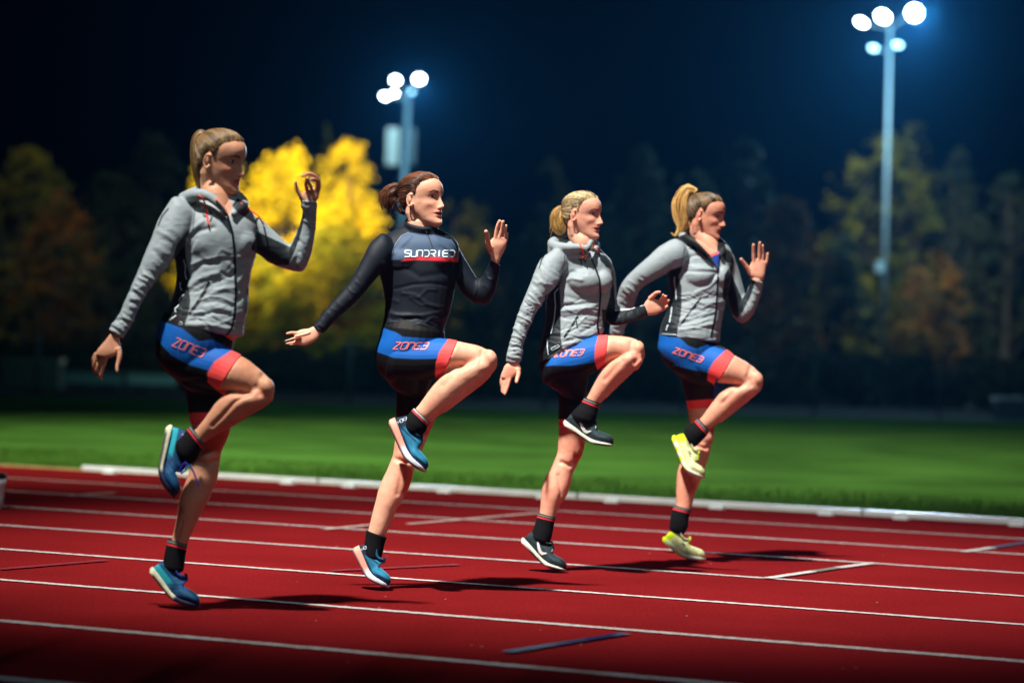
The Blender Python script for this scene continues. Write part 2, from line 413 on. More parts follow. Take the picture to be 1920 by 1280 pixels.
LM = {'yellow': leaf_mat('yellow autumn leaves', L(248, 206, 4), L(176, 148, 10)),
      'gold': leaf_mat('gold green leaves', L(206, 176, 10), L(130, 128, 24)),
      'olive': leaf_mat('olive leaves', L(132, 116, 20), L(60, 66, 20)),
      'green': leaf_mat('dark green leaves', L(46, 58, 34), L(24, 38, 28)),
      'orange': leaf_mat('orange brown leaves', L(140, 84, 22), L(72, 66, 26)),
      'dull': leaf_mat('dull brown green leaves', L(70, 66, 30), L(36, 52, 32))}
m_bark = mat('tree bark', L(70, 58, 46), .95, .1, noise=.3, nscale=4, bump=.02, bscale=12)
def tree(px, ptop, pw, Y, kind, label, n=3200, seed=0, base=0.9, leaf=.10, group='trees beyond the field', conic=.5):
    rs = np.random.RandomState(seed); top = at(px, ptop, Y); x = top[0]; H = top[2]; Wd = pw/F_PX*Y/2
    r = empty('tree', (x, Y, 0), label=label, cat='tree', group=group)
    tk = MB(); lean = (rs.rand(2)-.5)*.5
    tp = [np.array([x+lean[0]*t**2, Y+lean[1]*t**2, H*.9*t-.05]) for t in np.linspace(0, 1, 9)]
    tk.tube(tp, np.linspace(.13, .02, 9)*H/6, 8)
    cl = []
    nc = int(60+Wd*50); ph = rs.rand(3)*50
    def hull(t, a):      # ragged outline of the crown
        base_ = math.sin(math.pi*min(1, .10+.90*t))**.55*(1-conic*t)
        return Wd*base_*(1+.38*float(vnoise(np.array([[math.cos(a)*1.3+ph[0], math.sin(a)*1.3+ph[1], t*5+ph[2]]]))[0])+.2*float(vnoise(np.array([[math.cos(a)*4+ph[0], math.sin(a)*4, t*14+ph[2]]]))[0]))
    for _ in range(nc):
        t = rs.rand(); a = rs.rand()*6.28; z = base+(H-base)*t
        rr = max(.05, hull(t, a))*(.25+.75*rs.rand()**.5)
        c = np.array([x+rr*math.cos(a), Y+rr*math.sin(a)*.8, z])
        if vnoise(c[None]*1.1)[0] < -.22: continue
        cl.append((c, .09+.34*rs.rand()**1.6))
        k = tp[min(8, max(1, int(z/H*8)-1))]
        if rs.rand() < .35: tk.tube([k, (k+c)/2+[0, 0, -.1], c], [.03*H/6, .016*H/6, .006], 5)
    tk.build('trunk', m_bark, r, True)
    per = int(n*.72)//len(cl); V = []; P_ = []
    for c, rd in cl:
        d = rs.normal(size=(per, 3)); d /= np.linalg.norm(d, axis=1)[:, None]
        P_.append(c+d*(rd*(.2+.9*rs.rand(per, 1)))*[1.1, 1.1, .8])
    m_ = int(n*.28); t = rs.rand(m_); a_ = rs.rand(m_)*6.28
    hr = np.array([hull(tt, aa) for tt, aa in zip(t, a_)])*(.5+.56*rs.rand(m_))
    q = np.stack([x+hr*np.cos(a_), Y+hr*np.sin(a_)*.8, base+(H*1.03-base)*t], 1); P_.append(q[vnoise(q*1.4) > .08])
    p = np.concatenate(P_); per = len(p)
    a = rs.normal(size=(per, 3)); a /= np.linalg.norm(a, axis=1)[:, None]
    b = np.cross(a, rs.normal(size=(per, 3))); b /= np.linalg.norm(b, axis=1)[:, None]
    s = leaf*(.5+.8*rs.rand(per, 1))
    V = np.stack([p-a*s, p-b*s*.55, p+a*s, p+b*s*.55], 1).reshape(-1, 3)
    V[:, 2] = np.maximum(V[:, 2], .1)
    mesh_obj('crown', V, np.arange(len(V)).reshape(-1, 4), LM[kind], r, smooth=False)
    return r
T = [  # px, top, width, Y, kind, label
 (402, 298, 150, 61, 'yellow', 'bright yellow tree behind the tallest runner at the left, shortest of the bright ones', 6500),
 (535, 266, 215, 60, 'yellow', 'bright yellow tree in the middle of the three lit ones, highest top', 8000),
 (652, 274, 175, 62, 'yellow', 'bright yellow tree nearest the lower floodlight mast', 6500),
 (465, 440, 210, 58, 'gold', 'golden green small tree in front of the bright yellow trees, left', 4200),
 (625, 430, 260, 57.5, 'gold', 'golden green small tree in front of the bright yellow trees, right', 5200),
 (600, 238, 130, 70, 'olive', 'dim olive tree top peeking above the bright yellow trees', 2600),
 (50, 290, 190, 66, 'olive', 'dim olive tree at the far left edge', 3600),
 (112, 368, 130, 64, 'orange', 'small orange tree glowing faintly at the far left', 2600),
 (205, 330, 150, 72, 'dull', 'almost black tree between the orange tree and the first runner', 2600),
 (290, 262, 170, 74, 'dull', 'dark brownish tall tree behind the first runner', 2800),
 (868, 370, 130, 68, 'olive', 'dim olive tree behind the second runner', 2600),
 (780, 420, 150, 63, 'dull', 'dark tree at the foot of the lower floodlight mast', 2600),
 (955, 470, 120, 66, 'green', 'low dark green tree between the second and third runners', 2200),
 (1030, 308, 120, 70, 'dull', 'narrow dark tree behind the third runner', 2600),
 (1115, 420, 120, 72, 'green', 'dark green tree right behind the head of the third runner', 2200),
 (1205, 285, 150, 74, 'green', 'tall dark green tree between the third and fourth runners', 2800),
 (1300, 330, 130, 72, 'green', 'dark green tree behind the fourth runner', 2400),
 (1400, 268, 130, 70, 'green', 'tall dim green tree right of the fourth runner', 3000),
 (1480, 372, 120, 66, 'orange', 'brown orange tree between the fourth runner and the taller mast', 3000),
 (1580, 430, 110, 74, 'dull', 'low dark tree left of the taller mast', 2000),
 (1668, 262, 190, 86, 'olive', 'dim yellow green tree right behind the taller floodlight mast', 4200),
 (1716, 225, 90, 90, 'olive', 'slender tree top rising over the tree behind the taller mast', 1800),
 (1750, 475, 110, 84, 'orange', 'small orange tinted tree right of the taller mast', 1800),
 (1800, 290, 150, 88, 'dull', 'tall dark tree with olive top near the right edge', 3000),
 (1895, 330, 130, 88, 'dull', 'nearly black tree at the right edge', 2400)]
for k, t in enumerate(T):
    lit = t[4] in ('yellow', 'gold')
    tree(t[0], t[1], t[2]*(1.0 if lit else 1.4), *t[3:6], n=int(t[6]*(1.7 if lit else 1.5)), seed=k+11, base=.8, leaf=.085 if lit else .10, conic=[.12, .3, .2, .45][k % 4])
# far dark wood line behind (uncountable mass)
rs = np.random.RandomState(5); n = 22000
X = (rs.rand(n)-.5)*70; Yv = 100+rs.rand(n)*12; hz = 5.6+2.6*vnoise(np.stack([X*.22, X*0, X*0+3], 1))+1.2*vnoise(np.stack([X*.9, X*0, X*0], 1))
Z = rs.rand(n)**.8*hz; P = np.stack([X, Yv, Z], 1)
a = rs.normal(size=(n, 3)); a /= np.linalg.norm(a, axis=1)[:, None]; b = np.cross(a, rs.normal(size=(n, 3))); b /= np.linalg.norm(b, axis=1)[:, None]
V = np.stack([P-a*.3, P-b*.2, P+a*.3, P+b*.2], 1).reshape(-1, 3)
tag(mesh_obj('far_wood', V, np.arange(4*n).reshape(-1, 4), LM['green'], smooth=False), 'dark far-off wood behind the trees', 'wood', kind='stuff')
# low shrubs under the trees
for k, (px, yt, w, Y) in enumerate([(350, 640, 200, 52), (520, 655, 190, 53), (680, 650, 170, 54), (850, 640, 200, 55), (1010, 650, 190, 55), (1180, 640, 190, 55), (1360, 645, 190, 56), (1530, 650, 190, 57), (1700, 660, 190, 58), (1860, 665, 190, 58), (200, 650, 170, 54), (40, 640, 170, 53)]):
    names = ['below the left bright yellow tree', 'below the middle bright yellow tree', 'behind the hand of the second runner', 'behind the knee of the second runner', 'behind the third runner', 'between the third and fourth runners', 'behind the knee of the fourth runner', 'left of the taller mast foot', 'right of the taller mast foot', 'at the right edge', 'behind the boards', 'at the left edge']
    c = at(px, yt, Y); rs = np.random.RandomState(k+90); n = 1500; Wd = w/F_PX*Y*.6; H = c[2]
    r = empty('bush', (c[0], Y, 0), label='low dark bush beyond the field fence, ' + names[k], cat='bush', group='bushes beyond the fence')
    d = rs.normal(size=(n, 3)); d /= np.linalg.norm(d, axis=1)[:, None]; d[:, 2] = np.abs(d[:, 2])
    p = d*(.4+.6*rs.rand(n, 1)**.5)*[Wd, .7, H]*(1+.25*vnoise(d*3+k)[:, None])+[c[0], Y, 0]
    a = rs.normal(size=(n, 3)); a /= np.linalg.norm(a, axis=1)[:, None]; b = np.cross(a, rs.normal(size=(n, 3))); b /= np.linalg.norm(b, axis=1)[:, None]
    V = np.stack([p-a*.09, p-b*.06, p+a*.09, p+b*.06], 1).reshape(-1, 3); V[:, 2] = np.maximum(V[:, 2], .01)
    mesh_obj('foliage', V, np.arange(4*n).reshape(-1, 4), LM['green' if k % 3 else 'dull'], r, smooth=False)
    st = MB()
    for j in range(5):
        aa = j*1.3; st.tube([(c[0], Y, -.02), (c[0]+.3*Wd*math.cos(aa), Y+.2*math.sin(aa), H*.4), (c[0]+.6*Wd*math.cos(aa), Y+.4*math.sin(aa), H*.75)], [.02, .014, .006], 5)
    st.build('stem', m_bark, r, True)
# ------------------------------------------------------------------ floodlight masts
m_lamp = mat('lit lamp glass', (1, 1, 1), .3, emit=26, ecol=(.92, .98, 1.0))
m_lampb = mat('lit lamp glass seen from aside', (.6, .9, 1), .3, emit=.9, ecol=(.55, .85, .95))
m_case = mat('lamp housing paint', L(50, 62, 70), .5, .5, metal=.2)
m_mast = mat('painted mast steel', L(96, 116, 124), .5, .4, noise=.08, nscale=3)
def lamp(parent, c, r, flat, tilt, lit):
    # round housing with a glass front turned towards the field
    mb = MB(); th = np.linspace(0, 2*math.pi, 20, endpoint=False)
    ax = np.array([math.cos(tilt), 0, -math.sin(tilt)]); ay = np.array([math.sin(tilt), 0, math.cos(tilt)])*flat
    n_ = np.array([0, -1., 0])
    ring = lambda k, off: c+n_*off+k*r*(np.cos(th)[:, None]*ax+np.sin(th)[:, None]*ay)
    V = np.concatenate([ring(.35, -.32), ring(.85, -.18), ring(1.06, 0), ring(1.06, .04), ring(.98, .045)])
    F = [(i*20+j, i*20+(j+1) % 20, (i+1)*20+(j+1) % 20, (i+1)*20+j) for i in range(4) for j in range(20)]+[tuple(range(20))[::-1]]
    h = mesh_obj('lamp_housing', V, F, m_case, parent)
    V = np.concatenate([ring(.97, .047), ring(.5, .065), (c+n_*.07)[None]])
    F = [(j, (j+1) % 20, 20+(j+1) % 20, 20+j) for j in range(20)]+[(20+j, 20+(j+1) % 20, 40) for j in range(20)]
    mesh_obj('lamp_glass', V, F, m_lamp if lit else m_lampb, h)
def mast(label, ptop, pbase, Y, wpx, lamps, extra=None):
    t = at(*ptop, Y); b = at(*pbase, Y); d = (t-b)/(t[2]-b[2]); foot = b-d*b[2]
    r = empty('floodlight_mast', tuple(foot), label=label, cat='floodlight', group='floodlight masts')
    w = wpx/F_PX*Y/2
    mb = MB(); mb.tube([foot-[0, 0, .02], foot+(t-foot)*.5, t], [w*1.15, w, w*.85], 14); mb.build('pole', m_mast, r, True)
    mb = MB(); mb.lathe([(w*2.6, -.05), (w*2.6, .05), (w*1.4, .08), (w*1.3, .35)], foot, 12); mb.build('base', m_mast, r, True)
    for (x, y, rx, fl, tl, lit) in lamps:
        c = at(x, y, Y-.3); a = at(ptop[0], max(ptop[1]+6, y+8), Y)
        am = MB(); am.tube([a, a*.5+c*.5+np.array([0, .25, .05]), c+[0, .25, 0]], w*.32, 6); am.build('arm', m_mast, r, True)
        lamp(r, c, .66*rx/F_PX*Y, fl, rad(tl), lit)
    return r, t, w
m1, t1, w1 = mast('floodlight mast with five lamps and side panels, the lower one behind the second runner', (766, 172), (738, 730), 95, 11,
    [(742, 151, 11, .75, 12, 1), (786, 149, 13, .8, 0, 1), (722, 181, 10, .7, 10, 1), (739, 176, 8, .7, 10, 1), (772, 172, 8, .7, 0, 0)])
pa = at(736, 275, 94.6)
mb = MB(); mb.box(pa, (.46, .22, 1.4)); mb.box(pa+[0, .18, 0], (.12, .2, .9)); mb.build('antenna_panel', mat('pale panel casing', L(140, 138, 128), .6, .3), m1)
pa = at(772, 275, 94.8)
mb = MB(); mb.box(pa, (.3, .2, 1.35)); mb.box(pa+[-.1, .15, 0], (.12, .2, .9)); mb.build('antenna_panel', mat('grey panel casing', L(40, 52, 54), .6, .3), m1)
m2, t2, w2 = mast('tallest floodlight mast at the right with three bright lamps over two dim ones', (1669, 48), (1653, 742), 80, 8,
    [(1615, 43, 16, .5, 25, 1), (1655, 32, 19, .72, 28, 1), (1714, 25, 20, 1.0, 0, 1), (1637, 91, 12, .6, 15, 0), (1683, 85, 12, .55, 5, 0)])
mb = MB(); q = at(1649, 500, 79.7); mb.box(q, (.22, .2, .34)); mb.build('junction_box', mat('junction box paint', L(150, 165, 165), .5), m2)
# ================================================================== PEOPLE
VOX_SKIN, VOX_CLOTH = .0026, .0032
GREY, DARKP, NAVY = np.array(L(138, 150, 155)), np.array(L(10, 22, 29)), np.array(L(12, 16, 24))
BLUE, CORAL, BLACK = np.array(L(14, 92, 178)), np.array(L(246, 80, 80)), np.array(L(7, 8, 11))
m_skin = mat('skin', attr='col', rough=.5, spec=.35, noise=.08, nscale=38, bump=.0004, bscale=420, sss=.10)
m_jacket = mat('stretch jacket cloth', attr='col', rough=.62, spec=.35, noise=.06, nscale=500, bump=.0013, bscale=30, aniso=(1, 1, 2.2), sheen=.1)
m_jersey = mat('smooth black jersey cloth', attr='col', rough=.62, spec=.25, bump=.0006, bscale=500)
m_short = mat('lycra shorts cloth', attr='col', rough=.62, spec=.22, bump=.0005, bscale=600)
m_sock = mat('sock knit', attr='col', rough=.9, spec=.2, bump=.0015, bscale=500)
m_shoe = mat('shoe mesh fabric', attr='col', rough=.7, spec=.3, noise=.12, nscale=260, bump=.0012, bscale=420)
m_foam = mat('shoe foam', attr='col', rough=.6, spec=.3, noise=.08, nscale=60, bump=.001, bscale=120)
m_hair = mat('hair', attr='col', rough=.42, spec=.5)
m_print = {}
def printm(c):
    return mat('print '+str(c), L(*c), .5, .4)

class Person:
    def __init__(s, name_px, label, up, low):
        g = ground(*name_px); s.Y = g[1]; s.foot = g; s.k = s.Y/F_PX
        s.U, s.Lc = Crop(*up), Crop(*low)
        s.root = empty('person', (g[0], g[1], 0), label=label, cat='person', group='four women doing a knee-lift drill')
        s.skin = []; s.cloth = []; s.shorts = []
    # loft from photo-traced outline pairs: every station is (xL, yL, xR, yR)
    def loft(s, crop, st, dz=(0, 0), ratio=(.9, .9), inset=0.0, sub=4, n=28, capA=.5, capB=.5, p=2.0, front=0):
        st = np.asarray(st, float); m = len(st)
        A = crop(st[:, :2]); Bq = crop(st[:, 2:4])
        dzv = np.interp(np.linspace(0, 1, m), np.linspace(0, 1, len(dz)), dz)
        rv = np.interp(np.linspace(0, 1, m), np.linspace(0, 1, len(ratio)), ratio)
        D = catmull(np.column_stack([A, Bq, dzv, rv]), sub)
        P0 = at_np(D[:, 0:2], s.Y+D[:, 4]); P1 = at_np(D[:, 2:4], s.Y+D[:, 4])
        c = (P0+P1)/2; a = (P1-P0)/2
        w = np.linalg.norm(a, axis=1); w2 = np.maximum(w-inset, .003); a = a*(w2/w)[:, None]
        b = np.zeros_like(a); b[:, 1] = w2*D[:, 5]
        def ext(ci, ai, bi, d, cap):
            out = []
            for q in (.5, .8, .96):
                k = math.sqrt(1-q*q); out.append((ci+d*q*cap*np.linalg.norm(ai), ai*k, bi*k))
            return out
        rings = [(c[i], a[i], b[i]) for i in range(len(c))]
        d0 = c[0]-c[1]; d0 /= np.linalg.norm(d0); d1 = c[-1]-c[-2]; d1 /= np.linalg.norm(d1)
        if capA: rings = ext(*rings[0], d0, capA)[::-1]+rings
        if capB: rings = rings+ext(*rings[-1], d1, capB)
        th = np.linspace(0, 2*math.pi, n, endpoint=False); ct, sn = np.cos(th), np.sin(th)
        if p != 2: ct, sn = np.sign(ct)*abs(ct)**(2/p), np.sign(sn)*abs(sn)**(2/p)
        V = np.concatenate([ci+ct[:, None]*ai+sn[:, None]*bi for ci, ai, bi in rings]); m = len(rings)
        F = [(i*n+j, i*n+(j+1) % n, (i+1)*n+(j+1) % n, (i+1)*n+j) for i in range(m-1) for j in range(n)]
        F += [tuple(range(n))[::-1], tuple((m-1)*n+j for j in range(n))]
        return V, F
    def blob(s, crop, x, y, rx, ry, dz, rz=None, rot=0):
        c = crop([(x, y)])[0]; C = at(c[0], c[1], s.Y+dz); k = s.k/crop.k
        rz = rx*k if rz is None else rz
        V = []; F = []; n, m = 20, 12
        ca, sa = math.cos(rad(rot)), math.sin(rad(rot))
        for i in range(m+1):
            t = math.pi*(i+.001)/(m+.002)
            for j in range(n):
                u = 2*math.pi*j/n; X = math.sin(t)*math.cos(u)*rx*k; Z = math.cos(t)*ry*k; Yq = math.sin(t)*math.sin(u)*rz
                V.append(C+CR*(X*ca-Z*sa)+np.array([0, Yq, 0])+CU*(X*sa+Z*ca))
        F = [(i*n+j, i*n+(j+1) % n, (i+1)*n+(j+1) % n, (i+1)*n+j) for i in range(m) for j in range(n)]
        F += [tuple(range(n)), tuple(m*n+j for j in range(n))[::-1]]
        return np.array(V), F
    def finger(s, crop, pts, r0, r1, dz0, dz1, mid=None):
        pts = np.asarray(pts, float); n = len(pts)
        px = crop(pts); dz = np.linspace(dz0, dz1, n) if mid is None else np.interp(np.linspace(0, 1, n), np.linspace(0, 1, len(mid)), mid)
        P = at_np(px, s.Y+dz); P = catmull(P, 4); m = len(P)
        R = np.linspace(r0, r1, m)*s.k/crop.k
        t = np.linspace(0, 1, m)
        R = R*(1+.07*np.exp(-((t-.33)/.07)**2)+.06*np.exp(-((t-.68)/.06)**2))
        R = np.concatenate([R, [R[-1]*.86, R[-1]*.5, R[-1]*.12]])
        d = P[-1]-P[-2]; d /= np.linalg.norm(d); rr = r1*s.k/crop.k
        P = np.concatenate([P, [P[-1]+d*rr*.5, P[-1]+d*rr*.88, P[-1]+d*rr*1.0]])
        mb = MB(); mb.tube(P, R, 12); return np.concatenate(mb.v), mb.f
    # print a stroke on a garment: follows its surface, stands 1 mm proud
    def ribbon(s, bvh, crop, pts, w, off=.0016, closed=False, step=2.0, taper=False):
        pts = np.asarray(pts, float)
        if closed: pts = np.concatenate([pts, pts[:1]])
        px = crop(pts); seg = np.linalg.norm(np.diff(px, axis=0), axis=1); tot = seg.sum(); n = max(3, int(tot/step)+1)
        cum = np.concatenate([[0], np.cumsum(seg)]); t = np.linspace(0, tot, n)
        c = np.stack([np.interp(t, cum, px[:, 0]), np.interp(t, cum, px[:, 1])], 1)
        d = np.gradient(c, axis=0); d /= np.linalg.norm(d, axis=1)[:, None]+1e-9; q = np.stack([-d[:, 1], d[:, 0]], 1)
        ww = np.full(n, w/2.)
        if taper is True: ww = ww*np.sin(np.linspace(.12, math.pi-.12, n))**.6
        elif taper is not False and taper: ww = ww*np.interp(np.linspace(0, 1, n), np.linspace(0, 1, len(taper)), taper)
        V = []; ok = []
        for k in (-1, 0, 1):
            for i in range(n):
                e = c[i]+q[i]*ww[i]*k; D = at(e[0], e[1], s.Y)-CAMP; D /= np.linalg.norm(D)
                h = bvh.ray_cast(Vector(CAMP), Vector(D))
                if h[0] is None: V.append((0, 0, 0)); ok.append(False)
                else:
                    nn = np.array(h[1]); nn = nn if nn@D < 0 else -nn
                    V.append(np.array(h[0])+nn*off-D*off*.5); ok.append(True)
        F = []
        for r in range(2):
            for i in range(n-1):
                f = (r*n+i, r*n+i+1, (r+1)*n+i+1, (r+1)*n+i)
                if all(ok[j] for j in f):
                    a = [V[j][1] for j in f]
                    if max(a)-min(a) < .06: F.append(f)
        V = np.array([v if o else self_first(V, ok) for v, o in zip(V, ok)])
        return V, F
def self_first(V, ok):
    for v, o in zip(V, ok):
        if o: return v
    return (0, 0, 0)
def merge_ribbons(name, rib, m, parent):
    mb = MB()
    for V, F in rib:
        if len(F): mb.add(V, F)
    if mb.n == 0: return None
    return mb.build(name, m, parent, True)
GLY = {'Z': [[(0, 1), (.92, 1), (0, 0), (.88, 0)]],
       'O': [[(.06, .1), (.0, .9), (.1, 1), (.9, 1), (1, .9), (.94, .1), (.84, 0), (.1, 0), (.06, .1)]],
       'N': [[(0, 0), (.02, 1), (.82, 1), (.98, .86), (.94, 0)]],
       'E': [[(1, 1), (.2, 1), (.02, .84), (0, .14), (.15, 0), (.96, 0)], [(.05, .5), (.9, .5)]],
       '3': [[(0, 1), (.85, 1), (1, .86), (.96, .14), (.82, 0), (0, 0)], [(.25, .5), (.97, .5)]],
       'S': [[(1, 1), (.1, 1), (0, .82), (.1, .56), (.9, .46), (1, .2), (.9, 0), (0, 0)]],
       'U': [[(0, 1), (0, .12), (.12, 0), (.88, 0), (1, .12), (1, 1)]],
       'M': [[(0, 0), (0, 1), (1, 0), (1, 1)]],
       'D': [[(0, 1), (.75, 1), (1, .75), (1, .25), (.75, 0), (.25, 0)]],
       'R': [[(0, 1), (.85, 1), (1, .85), (1, .6), (.85, .45), (.1, .45)], [(.45, .45), (1, 0)]],
       'I': [[(.5, 1), (.5, 0)]], 'H': [[(0, 0), (0, 1)], [(1, 0), (1, 1)], [(0, .5), (1, .5)]],
       'K': [[(0, 0), (0, 1)], [(1, 1), (.05, .5), (1, 0)]], 'A': [[(0, 0), (.5, 1), (1, 0)], [(.2, .35), (.8, .35)]]}
def text_on(P, bvh, crop, txt, O, Uv, Vv, w, gap=.16, step=1.5):
    O, Uv, Vv = map(lambda a: np.array(a, float), (O, Uv, Vv)); n = len(txt); cw = 1/n; out = []
    for i, ch in enumerate(txt):
        for st in GLY[ch]:
            out.append(P.ribbon(bvh, crop, [O+Uv*(cw*(i+gap/2+x*(1-gap)))+Vv*y for x, y in st], w, step=step))
    return out
# ------------------------------------------------------------------ head
HS = np.array([  # u, front, back, half width
 (-.119, .070, .045, .012), (-.113, .086, .025, .026), (-.103, .092, .008, .037), (-.090, .0915, -.006, .046), (-.075, .0885, -.018, .052), (-.058, .0885, -.040, .0585),
 (-.040, .0885, -.066, .064), (-.020, .087, -.084, .0685), (0, .0845, -.094, .0715), (.020, .0905, -.099, .0745), (.040, .0925, -.100, .0762), (.058, .089, -.097, .0750),
 (.074, .080, -.089, .069), (.088, .065, -.075, .058), (.099, .044, -.054, .042), (.106, .022, -.030, .024), (.109, .002, -.010, .007)])
def head_section(u):
    return [np.interp(u, HS[:, 0], HS[:, i]) for i in (1, 2, 3)]
def g2(x, y, x0, y0, sx, sy): return np.exp(-((x-x0)/sx)**2-((y-y0)/sy)**2)
def head_grid(offset=0, n=120, m=120, face=True, open_mouth=0, nose=1.0, chin=0):
    us = catmull(HS, 8)[:, 0]; us = np.concatenate([us])
    H = catmull(HS, 8); th = np.linspace(0, 2*math.pi, n, endpoint=False)
    out = []
    for u, fr, bk, w in H:
        c = (fr+bk)/2; A = (fr-bk)/2+offset; w = max(w, .002)+offset
        ct, sn = np.cos(th), np.sin(th)
        pf = 2.25
        f = c+A*np.sign(ct)*abs(ct)**(2/pf); s = w*np.sign(sn)*abs(sn)**(2/2.1)
        # narrower jaw and face towards the front
        s = s*(1-.17*sstep(0, .09, f)*sstep(.06, -.09, u)-.06*sstep(0.02, .09, f))
        out.append(np.stack([f, s, np.full(n, u)], 1))
    G = np.array(out)
    if face:
        f, s, u = G[..., 0], G[..., 1], G[..., 2]; fr = sstep(.02, .06, f); as_ = abs(s); d = np.zeros_like(f)
        ridge = np.interp(u, [-.052, -.046, -.041, -.034, -.020, .002, .016, .027], [0, .004, .015, .0245, .0185, .0100, .0045, 0])*nose
        wn_ = np.interp(u, [-.045, -.034, -.01, .012], [.0105, .0095, .0075, .0085])
        d += ridge*np.exp(-(s/wn_)**2)
        d += .0065*g2(as_, u, .0120, -.0385, .0055, .0065)*nose
        d += -.0075*g2(as_, u, .031, .007, .0150, .0100)-.003*g2(as_, u, .018, .010, .006, .010)
        d += .0058*g2(as_, u, .032, .005, .0120, .0075)
        d += .0018*g2(as_, u, .032, .0140, .014, .0022)
        d += .0024*g2(as_, u, .028, .026, .020, .0065)+.0010*g2(s, u, 0, .028, .015, .01)
        d += .0050*g2(as_, u, .046, -.024, .015, .014)
        d += -.0035*g2(as_, u, .044, -.055, .013, .018)
        d += .0040*g2(s, u, 0, -.055, .024, .010)
        d += .0055*g2(s, u, 0, -.0570, .018, .0042)-.0018*g2(s, u, 0, -.053, .0035, .006)
        mo = .004+open_mouth
        d += -(.0040+open_mouth*1.6)*g2(s, u, 0, -.0625-open_mouth*.3, .019, .0022+open_mouth*.45)
        d += .0065*g2(s, u, 0, -.0690-open_mouth*.8, .015, .0042)
        d += -.0035*g2(s, u, 0, -.0800-open_mouth*.6, .018, .0045)
        d += (.0050+chin)*g2(s, u, 0, -.101, .016, .010)
        G[..., 0] = f+d*fr
    N, Mn = G.shape[:2]
    V = np.concatenate([G.reshape(-1, 3), [[G[0, :, 0].mean(), 0, HS[0, 0]-.001], [G[-1, :, 0].mean(), 0, HS[-1, 0]+.0008]]])
    F = [(i*Mn+j, i*Mn+(j+1) % Mn, (i+1)*Mn+(j+1) % Mn, (i+1)*Mn+j) for i in range(N-1) for j in range(Mn)]
    F += [((j+1) % Mn, j, N*Mn) for j in range(Mn)]+[((N-1)*Mn+j, (N-1)*Mn+(j+1) % Mn, N*Mn+1) for j in range(Mn)]
    return V, F
HL = np.array([(-.12, -.078), (-.075, -.076), (-.045, -.062), (-.030, -.035), (-.022, .0), (-.012, .018), (.000, .022), (.010, -.008), (.014, -.012), (.020, .010), (.028, .032), (.038, .049), (.052, .059), (.068, .0655), (.085, .071), (.1, .074)])
def hair_d(f, s, u): return u-np.interp(f, HL[:, 0], HL[:, 1])
class Head:
    def __init__(h, P, crop, ear_px, yaw, pitch, scale, roll=0, dz=-.06):
        dl, pt, rl = rad(yaw), rad(pitch), rad(roll)
        Fh = np.array([math.cos(dl), -math.sin(dl), 0]); Sx = np.array([math.sin(dl), math.cos(dl), 0]); Z = np.array([0, 0, 1.])
        F = math.cos(pt)*Fh-math.sin(pt)*Z; Uh = math.cos(pt)*Z+math.sin(pt)*Fh
        S2 = math.cos(rl)*Sx+math.sin(rl)*Uh; U2 = math.cos(rl)*Uh-math.sin(rl)*Sx
        h.B = np.stack([F, S2, U2]); h.k = scale
        e = crop([ear_px])[0]; E = at(e[0], e[1], P.Y+dz)
        h.c = E-np.array([-.004, -.074, -.008])@h.B*scale
    def w(h, V): return h.c+(np.asarray(V, float)@h.B)*h.k
    def l(h, V): return ((np.asarray(V)-h.c)@h.B.T)/h.k
def ear(h, side):
    s = side*.0735; mb = MB()
    t = np.linspace(-2.6, 2.2, 16)
    pts = [(-.006-.0125*math.cos(a)*1.0+.000*math.sin(a), s+side*(.004+.006*(math.cos(a)+1)*.6), -.006+.0250*math.sin(-a)*(-1)) for a in t]
    mb.tube(h.w(pts), .0036*h.k, 8)
    parts = [(np.concatenate(mb.v), mb.f)]
    mb = MB(); mb.tube(h.w([(-.004, s-side*.003, -.024), (-.007, s+side*.004, -.006), (-.008, s+side*.005, .010)]), np.array([.0062, .0075, .006])*h.k, 8)
    parts.append((np.concatenate(mb.v), mb.f))
    mb = MB(); mb.tube(h.w([(.002, s, -.022), (-.001, s+side*.003, -.031), (-.001, s+side*.002, -.034)]), np.array([.005, .006, .003])*h.k, 8)
    parts.append((np.concatenate(mb.v), mb.f))
    return parts
